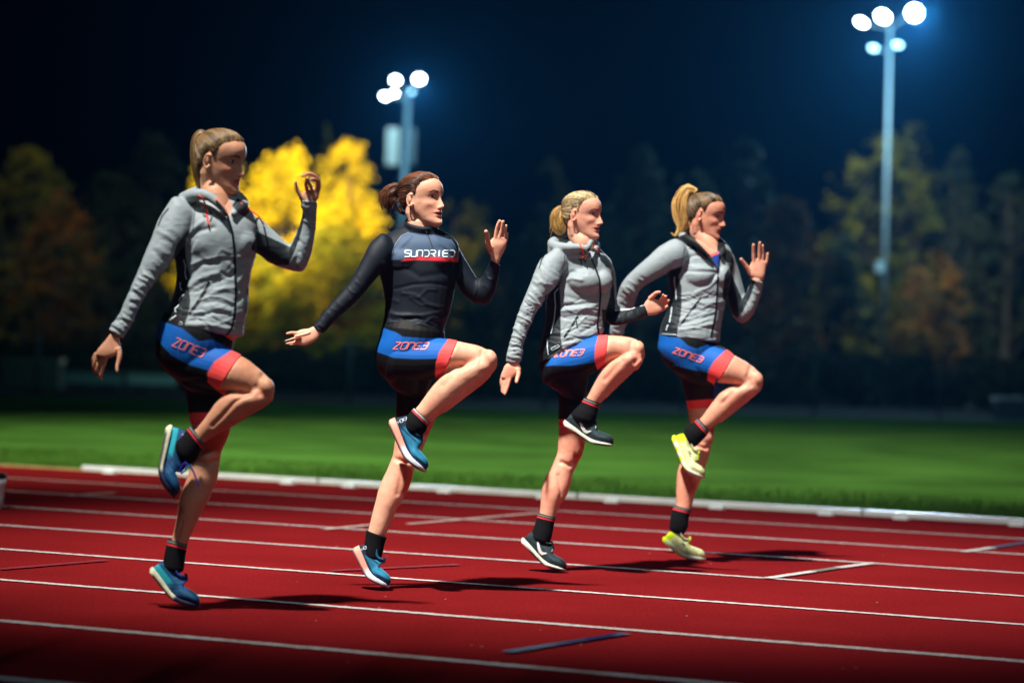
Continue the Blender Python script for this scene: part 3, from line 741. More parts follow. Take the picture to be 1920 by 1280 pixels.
def skin_color(co, h, base, lips, brow, open_mouth=0, blush=.12):
    C = np.tile(np.array(base), (len(co), 1))
    C *= (1+.06*fbm(co*22)[:, None]); C *= 1+np.array([.03, -.10, -.12])*np.clip(fbm(co*9+5)+.1, -.3, 1)[:, None]
    q = h.l(co); f, s, u = q.T; a = abs(s)
    near = (np.linalg.norm(q, axis=1) < .19) & (f > .03)
    def mix(wt, c, k=1.0):
        nonlocal C
        wt = np.where(near, np.clip(wt, 0, 1), 0)[:, None]*k; C = C*(1-wt)+np.array(c)*wt
    mix(g2(a, u, .040, -.035, .020, .020), np.array(base)*[1.05, .72, .70], blush*3)
    mix(g2(s, u, 0, -.036, .014, .012), np.array(base)*[1.05, .75, .72], .35)
    # lips
    up = sstep(.0008, -.0008, np.abs(u+.0580)-(.0042-.003*(a/.023)**2)) * sstep(.0245, .022, a)
    lo = sstep(.0008, -.0008, np.abs(u+.0685+open_mouth*.8)-(.0052-.0045*(a/.022)**2)) * sstep(.0225, .020, a)
    mix(np.maximum(up, lo), lips, .95)
    gap = sstep(.001, -.001, np.abs(u+.0630+open_mouth*.35)-(.0013+open_mouth*.75)*(1-(a/.024)**2)) * sstep(.025, .023, a)
    mix(gap, (.05, .012, .012), .95)
    if open_mouth > .003:
        mix(sstep(.001, -.0005, np.abs(u+.0617)-.0014)*sstep(.016, .013, a), (.55, .50, .45), .7)
    # brows
    bc = .0265+.0045*np.clip((a-.014)/.02, 0, 1)-.006*np.clip((a-.036)/.014, 0, 1)
    mix(sstep(.0012, -.0005, np.abs(u-bc)-.0046*(1-.5*np.clip((a-.03)/.02, 0, 1)))*sstep(.012, .016, a)*sstep(.054, .046, a), brow, .92)
    # eye almond
    ex = (a-.0315)/.0155; h_up = .0066*(1-ex**2); h_lo = .0042*(1-ex**2); uc = .0065+.0012*ex
    ins = np.where(u > uc, h_up-(u-uc), h_lo-(uc-u))
    mix(sstep(-.0028, .0002, ins)*(np.abs(ex) < 1.15), (.035, .014, .012), .92)
    mix(sstep(.0002, .0016, ins), (.62, .58, .56), .95)
    mix(sstep(.0060, .0048, np.hypot(a-.0325, u-uc-.0008))*sstep(-.0005, .0008, ins), (.03, .022, .018), .97)
    mix(g2(a, u, .031, .0170, .018, .0042), np.array(base)*[.62, .5, .5], .5)
    mix(g2(a, u, .031, -.002, .016, .004), np.array(base)*[.72, .58, .6], .35)
    # nostrils
    mix(g2(a, u, .0075, -.0445, .0035, .0022)*(f > .09), (.06, .015, .012), .9)
    # knuckles etc handled by geometry
    return C
def build_hair(P, h, col1, col2, tie, tail, tail_w, tail_dz, tie_color, n_strand=1500, loose=30, seed=1, curl=.0, bun=False, tail_col=None, messy=1.0, locks=()):
    rs = np.random.RandomState(seed); mb = MB(); cols = []
    col1, col2 = np.array(col1), np.array(col2)
    V, F = head_grid(0, n=110, face=False)
    d = hair_d(V[:, 0], V[:, 1], V[:, 2]); th = -.009+.0147*sstep(.004, .034, d)+.0018*vnoise(V*60)
    c0 = np.array([0, 0, .01]); nr = V-c0; nr /= np.linalg.norm(nr, axis=1)[:, None]
    V2 = V+nr*th[:, None]
    keep = d > -.012
    F2 = [q for q in F if all(keep[i] for i in q)]
    bvh = BVHTree.FromPolygons([Vector(v) for v in V2], [list(f) for f in F])
    mb.add(h.w(V2), F2)
    T = np.array(tie, float)
    ang = np.arctan2(V[:, 1], V[:, 0]-T[0]); 
    streak = vnoise(np.stack([ang*14, V[:, 2]*25, V[:, 0]*12], 1))
    cc = col1+(col2-col1)*np.clip(.35+.8*streak, 0, 1)[:, None]; cols.append(cc*.85)
    Td = T-c0; Td /= np.linalg.norm(Td)
    cand = V[(d > -.006) & (d < .075)]; dd = d[(d > -.006) & (d < .075)]
    pr = np.where(dd < .010, 3.4, .8); pr /= pr.sum()
    idx = rs.choice(len(cand), n_strand, p=pr)
    for i in idx:
        s = cand[i]+rs.normal(size=3)*.006-c0; s /= np.linalg.norm(s)
        om = math.acos(np.clip(s@Td, -1, 1)); pts = []
        lift = .0008+.0022*rs.rand()*messy
        wv = rs.normal(size=3)*.02*messy
        for t in np.linspace(0, 1, 9):
            v = (math.sin((1-t)*om)*s+math.sin(t*om)*Td)/max(math.sin(om), 1e-4)+wv*math.sin(math.pi*t)
            v /= np.linalg.norm(v); hit = bvh.ray_cast(Vector(c0+v*.3), Vector(-v))
            r = .1 if hit[0] is None else (hit[0]-Vector(c0)).length
            pts.append(c0+v*(r+(lift if t > 0 else -.001)))
        a0 = math.atan2(s[1], s[0]-.3); k = float(np.clip(.45+1.1*vnoise(np.array([[a0*11, s[2]*9, seed*3.1]]))[0]+.35*(rs.rand()-.5), 0, 1))
        mb.tube(h.w(pts), np.array([.4, .8, 1, 1, 1, 1, 1, .9, .7])*(.0007+.0007*rs.rand()), 4, cap=False)
        cols.append(np.tile(col1+(col2-col1)*k, (36, 1))*(.8+.4*rs.rand()))
    # tail and loose locks: follow the traced paths
    for tj, (tail, tail_w, tail_dz, ns) in enumerate([(tail, tail_w, tail_dz, 330)]+[(a_, b_, [0]*len(a_), 60) for a_, b_ in locks]):
        tp = np.asarray(tail, float); n = len(tp); px = P.U(tp) if not hasattr(P, 'tailcrop') else P.tailcrop(tp)
        kk = P.k/(P.U.k if not hasattr(P, 'tailcrop') else P.tailcrop.k)
        hY = h.w([T])[0][1]-P.Y
        C = at_np(px, P.Y+hY+np.asarray(tail_dz)); C[0] = C[0] if tj else .5*C[0]+.5*h.w([T])[0]
        Wd = np.asarray(tail_w, float)*kk/2
        Q = catmull(np.column_stack([C, Wd]), 5); m = len(Q); tc1 = col1 if tail_col is None else np.array(tail_col[0]); tc2 = col2 if tail_col is None else np.array(tail_col[1])
        tg = np.gradient(Q[:, :3], axis=0); tg /= np.linalg.norm(tg, axis=1)[:, None]
        side = np.cross(tg, np.array([0, 1., 0])); side /= np.linalg.norm(side, axis=1)[:, None]+1e-9; dep = np.cross(side, tg)
        ncore = 22; th_ = np.linspace(0, 2*math.pi, ncore, endpoint=False); vs = []
        for i in range(m):
            k = .82*(1-.5*sstep(m*.85, m, i))
            vs.append(Q[i, :3]+(np.cos(th_)[:, None]*side[i]+np.sin(th_)[:, None]*dep[i]*.7)*Q[i, 3]*k)
        vs = np.concatenate(vs); f = [(i*ncore+j, i*ncore+(j+1) % ncore, (i+1)*ncore+(j+1) % ncore, (i+1)*ncore+j) for i in range(m-1) for j in range(ncore)]+[tuple(range(ncore)), tuple((m-1)*ncore+j for j in range(ncore))[::-1]]
        mb.add(vs, f); stv = np.tile(vnoise(np.stack([np.arange(ncore)*.9, np.zeros(ncore), np.zeros(ncore)], 1)), m)
        cols.append((tc1+(tc2-tc1)*np.clip(.3+.5*stv, 0, 1)[:, None])*.6)
        for j in range(ns):
            a = rs.rand()*6.28; r = math.sqrt(rs.rand())*(.98 if rs.rand() < .8 else 1.22); a2 = a+rs.normal()*.5; r2 = r*(.9+.25*rs.rand()); e = int(m*(1-.28*rs.rand()**2)); e = max(6, e)
            idxs = np.linspace(0, e-1, 11).astype(int); pts = []
            ph = rs.rand()*6.28
            for ii in idxs:
                t = ii/m; aa = a+(a2-a)*t; rr = r+(r2-r)*t
                w = Q[ii, 3]*(1+curl*.35*math.sin(9*t+ph)*t)
                pts.append(Q[ii, :3]+(math.cos(aa)*side[ii]+math.sin(aa)*dep[ii]*.8)*w*rr)
            k = float(np.clip(.5+1.2*vnoise(np.array([[a*1.6, r*3, tj*7.7+seed]]))[0]+.5*(rs.rand()-.5), 0, 1)); mb.tube(pts, np.linspace(.0019, .0007, 11)*(1 if not bun else .9), 4, cap=False)
            cols.append(np.tile(tc1+(tc2-tc1)*k, (44, 1))*(.7+.6*rs.rand()))
        if tj == 0: Q0, side0, dep0, tg0, m0 = Q, side, dep, tg, m
    Q, side, dep, tg, m = Q0, side0, dep0, tg0, m0
    for j in range(loose):  # fly-aways
        i0 = int(rs.rand()*m*.7); p = Q[i0, :3]+side[i0]*Q[i0, 3]*(1 if rs.rand() < .7 else -1)*.9
        dirv = tg[i0]*.5+side[i0]*rs.normal()*.6+dep[i0]*rs.normal()*.4+np.array([0, 0, -.3]); dirv /= np.linalg.norm(dirv)
        pts = [p+dirv*q*.022*(1+rs.rand())+np.array([0, 0, -.02])*q*q for q in np.linspace(0, 1, 6)]
        mb.tube(pts, np.linspace(.0009, .0004, 6), 3, cap=False); cols.append(np.tile(tc2, (18, 1)))
    for j in range(40):     # short hairs along the crown line
        i = idx[j]; s = cand[i]-c0; s /= np.linalg.norm(s); r = .1
        hit = bvh.ray_cast(Vector(c0+s*.3), Vector(-s)); 
        if hit[0] is None or hair_d(*cand[i]) < .03: continue
        p = np.array(hit[0]); dv = Td*.6+s*.5+rs.normal(size=3)*.3
        pts = [h.w([p+dv*q*.016+s*.002])[0] for q in np.linspace(0, 1, 5)]
        mb.tube(pts, np.linspace(.0007, .0003, 5), 3, cap=False); cols.append(np.tile(col2, (15, 1)))
    o = mb.build('hair', m_hair, P.root, True, np.concatenate(cols))
    tb = MB(); t0 = Q[1, :3]; th2 = np.linspace(0, 2*math.pi, 20)
    ring = [t0+(math.cos(a)*side[1]+math.sin(a)*dep[1])*max(.012, Q[1, 3]*.9) for a in th2]
    tb.tube(ring, .0042, 8, cap=False); tb.build('hair_tie', mat('hair tie '+str(tie_color), L(*tie_color), .7), o, True)
    return o
# ------------------------------------------------------------------ shoes
SH = np.array([  # x, top height, half width at top of the sole, lateral lean
 (-.01, .050, .020), (.02, .080, .027), (.07, .098, .032), (.14, .096, .0345), (.22, .085, .0355), (.30, .080, .0355), (.38, .088, .036), (.46, .092, .037), (.54, .080, .0395), (.62, .068, .043),
 (.70, .061, .0465), (.78, .057, .0480), (.86, .053, .0455), (.92, .048, .039), (.97, .040, .029), (1.0, .030, .016)])
def make_shoe(P, name, H, Bp, T, dzs, style, kscale=1.0, lean=0.0, twist=0.0, toe_up=0.0):
    H, Bp, T = [np.array(q, float) for q in (H, Bp, T)]; k = P.k
    L1 = np.linalg.norm(Bp-H); L2 = np.linalg.norm(T-Bp); Lp = L1+L2; fb = L1/Lp
    def frame(x):
        # base point (px), up direction (px), for the bent sole line
        d1 = (Bp-H)/L1; d2 = (T-Bp)/L2
        t = sstep(fb-.14, fb+.14, np.array([x]))[0]; d = d1*(1-t)+d2*t; d /= np.linalg.norm(d)
        q = .17
        if x < fb-q: p = H+d1*(x*Lp)
        elif x > fb+q: p = Bp+d2*((x-fb)*Lp)
        else:
            v = (x-fb+q)/(2*q); a0, a2 = Bp-d1*q*Lp, Bp+d2*q*Lp; p = a0*(1-v)**2+Bp*2*v*(1-v)+a2*v*v
        up = np.array([d[1], -d[0]]); return p, up
    dzf = lambda x: np.interp(x, [0, 1], dzs)
    ml = .27*kscale
    def pt(x, z, s):       # s = lateral (positive away from the camera), metres
        p, up = frame(x); q = p+up*(z/k)
        q = q+up*0+np.array([lean, 0])*0
        Pw = at(q[0], q[1], P.Y+dzf(x)+s)
        # lateral lean tips the far/near side up or down
        Pw = Pw + CU*(-twist*s)
        return Pw
    def loft(prof, n=26):
        V = []; 
        for x, ring in prof: V += [pt(x, z, s) for z, s in ring]
        n = len(prof[0][1]); m = len(prof)
        F = [(i*n+j, i*n+(j+1) % n, (i+1)*n+(j+1) % n, (i+1)*n+j) for i in range(m-1) for j in range(n)]+[tuple(range(n))[::-1], tuple((m-1)*n+j for j in range(n))]
        return np.array(V), F
    xs = np.linspace(-.01, 1.0, 52); S_ = catmull(SH, 6); S_[:, 1] *= 1.10
    fs = lambda x, c: np.interp(x, S_[:, 0], S_[:, c])*kscale
    solet = lambda x: np.interp(x, [-.02, 0, .25, .6, .85, 1.0], style.get('sole', [.020, .021, .019, .015, .012, .009]))*kscale
    up_prof = []
    for x in xs:
        h = fs(x, 1); w = fs(x, 2); zb = solet(x)*.75; ring = []
        for t in np.linspace(0, 2*math.pi, 26, endpoint=False):
            c, s = math.cos(t), math.sin(t)
            yy = (s+1)/2; ww = w*(abs(c)**.75)*(1-.52*max(0, s)**1.4*sstep(.95, .35, np.array([x]))[0]-.10*max(0, s))
            ring.append((zb+(h-zb)*yy, ww*(1 if c > 0 else -1)))
        up_prof.append((x, ring))
    V, F = loft(up_prof)
    V, F, nn = remesh([(V, F)], .0028, 3)
    root = None
    # local coordinates for colouring
    px = to_px(V)
    def local(px):
        d1 = (Bp-H)/L1; d2 = (T-Bp)/L2; u1 = np.array([d1[1], -d1[0]]); u2 = np.array([d2[1], -d2[0]])
        a = (px-H)@d1/Lp; b = fb+(px-Bp)@d2/Lp
        w = sstep(-.06, .06, a-fb); x = a*(1-w)+b*w; z = ((px-H)@u1*(1-w)+(px-Bp)@u2*w)*k
        return x, z
    x, z = local(px)
    C = style['color'](x, z/kscale, V)
    up = mesh_obj('shoe', V, F, m_shoe, P.root, True, C)
    # sole
    sp = []
    sol_x = np.linspace(-.035, 1.02, 54)
    for xx in sol_x:
        e = max(0, min(1, (xx+.045)/.06))**.5*max(0, min(1, (1.03-xx)/.10))**.5
        w = (fs(max(0, min(1, xx)), 2)+.0045*kscale)*(.55+.45*e); zt = solet(xx)+.004; zb = 0 if xx > .02 else .012*((.02-xx)/.055)**1.2
        zb += .006*max(0, (xx-.85)/.15)**1.5
        ring = [(zb, -w*.86), (zb+.003, -w*.97), ((zb+zt)/2, -w), (zt-.003, -w*.99), (zt, -w*.93), (zt, -w*.5), (zt, w*.5), (zt, w*.93), (zt-.003, w*.99), ((zb+zt)/2, w), (zb+.003, w*.97), (zb, w*.86), (zb-.0, w*.4), (zb, -w*.4)]
        sp.append((xx, ring))
    V, F = loft(sp); V, F, _n = remesh([(V, F)], .0026, 2); x, z = local(to_px(V))
    mesh_obj('sole', V, F, m_foam, up, True, style['solec'](x, z/kscale, V))
    # collar roll
    cx = [(.035, .097, 0), (.06, .100, .024), (.14, .094, .031), (.23, .084, .031), (.31, .081, .029), (.38, .090, .024), (.41, .097, 0)]
    ring = [pt(a, b*kscale, c*kscale) for a, b, c in cx]+[pt(a, b*kscale, -c*kscale) for a, b, c in cx[::-1][1:-1]]
    ring = np.array(ring+ring[:1]); cc = catmull(ring, 4); mb = MB(); mb.tube(cc, .0055*kscale, 8, cap=False)
    mb.build('collar', mat('shoe collar '+str(style['collar']), L(*style['collar']), .8), up, True)
    # tongue and laces
    lm = mat('lace '+str(style['lace']), L(*style['lace']), .8); tm = mat('tongue '+str(style['tongue']), L(*style['tongue']), .8)
    mb = MB(); tg = []
    for xx, zz, w in [(.36, .104, .016), (.40, .106, .019), (.46, .0965, .018), (.54, .084, .016), (.62, .071, .014)]:
        tg.append((xx, [(zz*kscale, -w*kscale), ((zz+.003)*kscale, -w*.5*kscale), ((zz+.003)*kscale, w*.5*kscale), (zz*kscale, w*kscale), ((zz-.006)*kscale, 0)]))
    mb.add(*loft(tg)); mb.build('tongue', tm, up, True)
    mb = MB()
    for i, xx in enumerate(np.linspace(.43, .66, 6)):
        zz = np.interp(xx, [.40, .46, .54, .62, .70], [.103, .098, .0865, .0735, .064])+.0015
        w = .019+.002*i*.5
        for sg in (1, -1):
            mb.tube([pt(xx+.012*sg, (zz-.006)*kscale, -w*kscale), pt(xx, (zz+.001)*kscale, 0), pt(xx-.012*sg, (zz-.006)*kscale, w*kscale)], .0021, 6)
    for q in style.get('bows', []):
        mb.tube(catmull([pt(a, b*kscale, c*kscale) for a, b, c in q], 5), .0022, 6)
    mb.build('lace', lm, up, True)
    P.shoe_local = pt
    rows = {}
    for pts, w, c in style.get('strokes', []):
        rows.setdefault(c, []).append((pts, w))
    bv = BVHTree.FromPolygons([Vector(v) for v in np.concatenate([np.array([q.co for q in up.data.vertices])+P.foot*[1, 1, 0]])], [list(p.vertices) for p in up.data.polygons])
    for c, lst in rows.items():
        mb = MB(); done = False
        for pts, w in lst:
            tpx = [to_px(pt(a, b*kscale, -.03)[None])[0] for a, b in pts]
            r = P.ribbon(bv, Crop(0, 0, 1), tpx, (w[0] if isinstance(w, tuple) else w)*.001*kscale/k, step=1.0, taper=(w[1] if isinstance(w, tuple) else False))
            if len(r[1]): mb.add(*r); done = True
        if done: mb.build('shoe_mark', printm(c), up, True)
    return up
# ------------------------------------------------------------------ garments
def folds(V, N, px, crop, lst):
    """raised (+) or sunken (-) creases along traced lines: (points, amplitude m, width crop px)"""
    D = np.zeros(len(V)); front = sstep(.2, -.25, N[:, 1])
    for pts, amp, w in lst:
        d = line_d(px, crop(pts))*crop.k; D += amp*np.exp(-(d/w)**2)*front
    return V+N*D[:, None]
def auto_folds(pts, n, w, amp, width, seed, along=0.0, curve=.2):
    """short creases across a limb drawn between outline pairs"""
    rs = np.random.RandomState(seed); out = []
    A = np.asarray(pts, float)
    for i in range(n):
        t = (i+rs.rand()*.7)/n*(len(A)-1); j = min(int(t), len(A)-2); q = A[j]+(A[j+1]-A[j])*(t-j)
        a, b = q[:2], q[2:]; d = b-a; nrm = np.array([-d[1], d[0]])
        s, e = sorted(rs.rand(2)); s = s*.7; e = min(1, e*.8+.3)
        sk = rs.normal()*.12
        P_ = [a+d*(s+(e-s)*u)+nrm*(sk*(u-.5)+curve*.25*math.sin(math.pi*u)*rs.choice([-1, 1])) for u in (0, .33, .66, 1)]
        out.append((P_, amp*(.5+.8*rs.rand())*rs.choice([1, -1], p=[.6, .4]), width*(.7+.6*rs.rand())))
    return out
def paint(px, base, regions, V=None, N=None):
    C = np.tile(np.array(base, float), (len(px), 1))
    for poly, col in regions:
        w = sstep(-.9, .9, poly_sd(px, poly))[:, None]; C = C*(1-w)+np.array(col)*w
    return C
def world_verts(o):
    n = len(o.data.vertices); a = np.empty(n*3); o.data.vertices.foreach_get('co', a); a = a.reshape(-1, 3); q = o
    q = o.parent
    while q is not None: a = a+np.array(q.location); q = q.parent
    return a
def bvh_of(V, F): return BVHTree.FromPolygons([Vector(v) for v in V], [list(map(int, f)) for f in F])
# ================================================================== RUNNERS
def build_person(P, D):
    U, Lc = P.U, P.Lc
    h = Head(P, D['hcrop'], D['ear'], D['yaw'], D['pitch'], D['hs'], D.get('roll', 0), D['hdz'])
    # ---- skin: one continuous body
    sk = []
    hv, hf = head_grid(0, open_mouth=D.get('mouth', 0), nose=D.get('nose', 1), chin=D.get('chin', 0)); sk.append((h.w(hv), hf))
    for sd in (-1, 1): sk += ear(h, sd)
    nb = D['neck']      # neck base: (x, y, dz, r) pairs in U crop
    npts = [h.w([(-.022, 0, -.020)])[0], h.w([(-.020, 0, -.060)])[0], h.w([(-.018, 0, -.095)])[0]]+[at(*U([(a, b)])[0], P.Y+c) for a, b, c, r in nb]
    nr = [.055*D['hs'], .052*D['hs'], .048*D['hs']]+[q[3] for q in nb]
    nc = catmull(np.column_stack([npts, nr]), 5); mb = MB(); mb.tube(nc[:, :3], nc[:, 3], 24); sk.append((np.concatenate(mb.v), mb.f))
    if 'neck2' in D:
        a = h.w([D['neck2'][0]])[0]; b = at(*U([D['neck2'][1][:2]])[0], P.Y+D['neck2'][1][2])
        mb = MB(); mb.tube([a, (a+b)/2, b], [.007, .008, .007], 10); sk.append((np.concatenate(mb.v), mb.f))
    for sd in (-1, 1):      # neck muscle behind the jaw
        mb = MB(); mb.tube(h.w([(-.030, sd*.040, -.020), (-.030, sd*.041, -.055), (-.022, sd*.034, -.10)]), np.array([.024, .023, .018])*D['hs'], 12); sk.append((np.concatenate(mb.v), mb.f))
    ins = .010
    sk.append(P.loft(U, D['torso'], D['torso_dz'], D['torso_r'], inset=.016))
    sk.append(P.loft(U, D['armR'], D['armR_dz'], inset=ins)); sk.append(P.loft(U, D['armL'], D['armL_dz'], inset=ins))
    sk.append(P.loft(Lc, D['pelvis'], D['pelvis_dz'], (.95, .95), inset=.008))
    sk.append(P.loft(Lc, D['thighR'], D['thighR_dz'], inset=.006)); sk.append(P.loft(Lc, D['thighL'], D['thighL_dz'], inset=.006))
    for key in ('kneeR', 'shankR', 'kneeL', 'shankL'):
        kd = D[key+'_dz']; kd = (kd[0], kd[-1]); st = D[key]
        if 'knee' in key:
            th_ = D['thigh'+key[-1]]; st = [th_[-1]]+[q for q in st[1:] if (q[0]+q[2]-th_[-1][0]-th_[-1][2])*(1 if key[-1] == 'R' else 0)+(q[1]+q[3]-th_[-1][1]-th_[-1][3])*(1 if key[-1] == 'L' else 0) > 12]
            kd = (D['thigh'+key[-1]+'_dz'][-1], kd[1])
        sk.append(P.loft(Lc, st, kd, (.92, .92), capA=.05 if 'knee' in key else .5, inset=.0015 if 'knee' in key else 0))
    for b in D.get('blobs', []): sk.append(P.blob(Lc, *b))
    for hd in D['hands']:
        cr_, palm, pdz, prt, fs = hd; palm = np.array(palm, float)
        for j, kk in ((0, .5), (1, .8)):
            m_ = (palm[j, :2]+palm[j, 2:])/2; palm[j] = np.concatenate([m_+(palm[j, :2]-m_)*kk, m_+(palm[j, 2:]-m_)*kk])
        sk.append(P.loft(cr_, palm, pdz, prt, n=24, capA=.6, capB=.35, p=2.6))
        for f in fs: sk.append(P.finger(cr_, *f))
    V, F, N = remesh(sk, VOX_SKIN, 3, .45)
    px = to_px(V)
    leg = sstep(0, 12, px[:, 1]-Lc([(0, 60)])[0, 1])*sstep(12, 30, np.min([np.linalg.norm(px-hd[0]([hd[1][2][:2]])[0], axis=1)/1.6 for hd in D['hands']], axis=0))
    V = relax(V, F, leg, 30); N = normals(V, F); px = to_px(V)
    V = folds(V, N, px, Lc, [(a_, b_*2.0, c_*.9) for a_, b_, c_ in D.get('muscle', [])])
    C = skin_color(V, h, D['skin'], D['lips'], D['brow'], D.get('mouth', 0))
    wk = fbm(V*55, 2)*.0004; V = V+N*wk[:, None]
    body = mesh_obj('body', V, F, m_skin, P.root, True, C)
    # ---- hair
    build_hair(P, h, *D['hair'], **D.get('hair_k', {}))
    # ---- top
    parts = [P.loft(U, D['torso'], D['torso_dz'], D['torso_r'], p=2.15, capB=.12), P.loft(U, D['armR'], D['armR_dz'], capB=.04), P.loft(U, D['armL'], D['armL_dz'], capB=.04)]
    for b in D.get('tblobs', []): parts.append(P.blob(U, *b))
    for pts, dz, r in D.get('hood', []):
        q = U(np.array(pts)[:, :2]); W3 = at_np(q, P.Y+np.array(dz)); W3 = catmull(np.column_stack([W3, np.array(r)*P.k/U.k]), 5)
        mb = MB(); mb.tube(W3[:, :3], W3[:, 3], 14); parts.append((np.concatenate(mb.v), mb.f))
    V, F, N = remesh(parts, VOX_CLOTH, 3, .5); px = to_px(V)
    # rolled-out ends: the cuffs stop short of the hand because the lofts do
    chest = np.exp(-(np.maximum(0, px[:, 1]-U([(0, D['torso'][4][1])])[0, 1])/14)**2)*sstep(-8, 8, px[:, 0]-U([D['torso'][2][:2]])[0, 0]+14)
    V = relax(V, F, .25+.75*chest, 24); N = normals(V, F); px = to_px(V)
    V = folds(V, N, px, U, D.get('folds', []))
    V = V+N*((vnoise(V*[22, 22, 15])*.0016+vnoise(V*60)*.0005)*D.get('loose', 1))[:, None]
    rg = (1-np.abs(vnoise(V*[13, 13, 42]+3.7)*2.2))*sstep(-.1, .5, vnoise(V*[6, 6, 9])); V = V+N*(np.clip(rg, 0, 1)**2*  .0013*D.get('loose', 1))[:, None]
    C = paint(px, D['top_base'], [(U(np.array(p)), c) for p, c in D['top_regions']])
    top = mesh_obj(D['top_name'], V, F, D['top_mat'], P.root, True, C)
    bv = bvh_of(V, F)
    rows = {}
    for item in D['top_lines']:
        name, pts, w, col = item[:4]; tp = item[4] if len(item) > 4 else False
        rows.setdefault((name, col), []).append(P.ribbon(bv, U, pts, w, off=.0018, taper=tp))
    for (name, col), rb in rows.items():
        if name == 'pocket_zip':
            for q in rb: merge_ribbons(name, [q], printm(col), top)
        else: merge_ribbons(name, rb, printm(col), top)
    if 'top_text' in D:
        txt, O, Uv, Vv, w, col = D['top_text']; merge_ribbons('lettering', text_on(P, bv, U, txt, O, Uv, Vv, w), printm(col), top)
    for pts, dz, w, col in D.get('cords', []):
        q = U(pts); W3 = []
        for (x, y), z in zip(q, dz):
            dr = at(x, y, P.Y)-CAMP; dr /= np.linalg.norm(dr); hit = bv.ray_cast(Vector(CAMP), Vector(dr))
            W3.append(np.array(hit[0])-dr*(.004+z) if hit[0] is not None else at(x, y, P.Y-.1))
        mb = MB(); mb.tube(catmull(W3, 4), w, 6); mb.build('drawstring', mat('cord '+str(col), L(*col), .7), top, True)
    # ---- shorts
    V, F, N = remesh([P.loft(Lc, D['pelvis'], D['pelvis_dz'], (.98, .98), p=2.1), P.loft(Lc, D['thighR'], D['thighR_dz'], capB=.03, inset=-.001), P.loft(Lc, D['thighL'], D['thighL_dz'], capB=.03, inset=-.001)], VOX_CLOTH, 2)
    px = to_px(V); V = folds(V, N, px, Lc, D.get('sfolds', []))
    V = V+N*(vnoise(V*30)*.0009)[:, None]
    C = paint(px, BLACK, [(Lc(np.array(p)), c) for p, c in D['short_regions']])
    # inner faces turned away from the camera keep the black panel
    sh = mesh_obj('shorts', V, F, m_short, P.root, True, C)
    bv = bvh_of(V, F)
    cr_, O, Uv, Vv = D['text']
    merge_ribbons('lettering', text_on(P, bv, cr_, 'ZONE3', O, Uv, Vv, 1.9), printm((255, 136, 130)), sh)
    # ---- socks
    for st, dz, stripes in D['socks']:
        V, F, N = remesh([P.loft(Lc, st, dz, (1.0, 1.0), inset=-.0015, capA=.02, capB=.5)], .0028, 2); px = to_px(V)
        C = np.tile(BLACK*1.3, (len(V), 1)); st = np.asarray(st, float)
        c = Lc((st[:, :2]+st[:, 2:4])/2); a = c[0]; dd = c[1]-c[0]; dd /= np.linalg.norm(dd)
        wv = Lc(st[:1, 2:4])[0]-Lc(st[:1, :2])[0]; wv /= np.linalg.norm(wv); nn = np.array([-wv[1], wv[0]]); nn = nn if nn@dd > 0 else -nn
        t = (px-a)@nn*P.k*1000
        for (t0, t1, col) in stripes:
            w = (sstep(t0-1.2, t0+.4, t)*sstep(t1+1.2, t1-.4, t))[:, None]; C = C*(1-w)+np.array(col)*w
        mesh_obj('sock', V, F, m_sock, P.root, True, C)
    for s in D['shoes']: make_shoe(P, *s)
    return P, h

STR = [(6, 11, L(112, 128, 132)), (17, 22, L(235, 60, 70))]
def st_blue():
    def color(x, z, V):
        n = len(x); C = np.tile(np.array(L(12, 74, 112)), (n, 1)); C *= (1+.25*fbm(V*30, 2))[:, None]
        def mx(w, c):
            nonlocal C; w = np.clip(w, 0, 1)[:, None]; C = C*(1-w)+np.array(c)*w
        mx(sstep(.36, .28, x)*sstep(.05, .07, z)*.9, L(18, 80, 150))
        mx(sstep(.050, .044, z)*sstep(.42, .30, x), L(36, 168, 188))
        mx(sstep(.030, .026, z)*sstep(.35, .5, x), L(18, 36, 110))
        mx(sstep(.30, .34, x)*sstep(.70, .6, x)*(.5+.5*np.sin((x*1.3-z*4)*62))**3*.7, L(16, 36, 110))
        mx(sstep(.82, .95, x)*sstep(.045, .02, z)*.6, L(10, 50, 76))
        return C
    def solec(x, z, V):
        C = np.tile(np.array(L(206, 208, 180)), (len(x), 1)); 
        w = (sstep(.50, .60, x))[:, None]; C = C*(1-w)+np.array(L(12, 24, 60))*w
        w = (sstep(.012, .006, z)*sstep(.02, .1, x))[:, None]*.9; C = C*(1-w)+np.array(L(30, 34, 30))*w
        w = (sstep(.028, .032, z)*sstep(.62, .5, x))[:, None]; C = C*(1-w)+np.array(L(190, 226, 226))*w
        return C*(1+.15*fbm(V*60, 2))[:, None]
    return dict(color=color, solec=solec, collar=(20, 50, 130), lace=(24, 28, 150), tongue=(16, 22, 44), strokes=[([(.06, .066), (.09, .074)], 9, (220, 150, 130))])
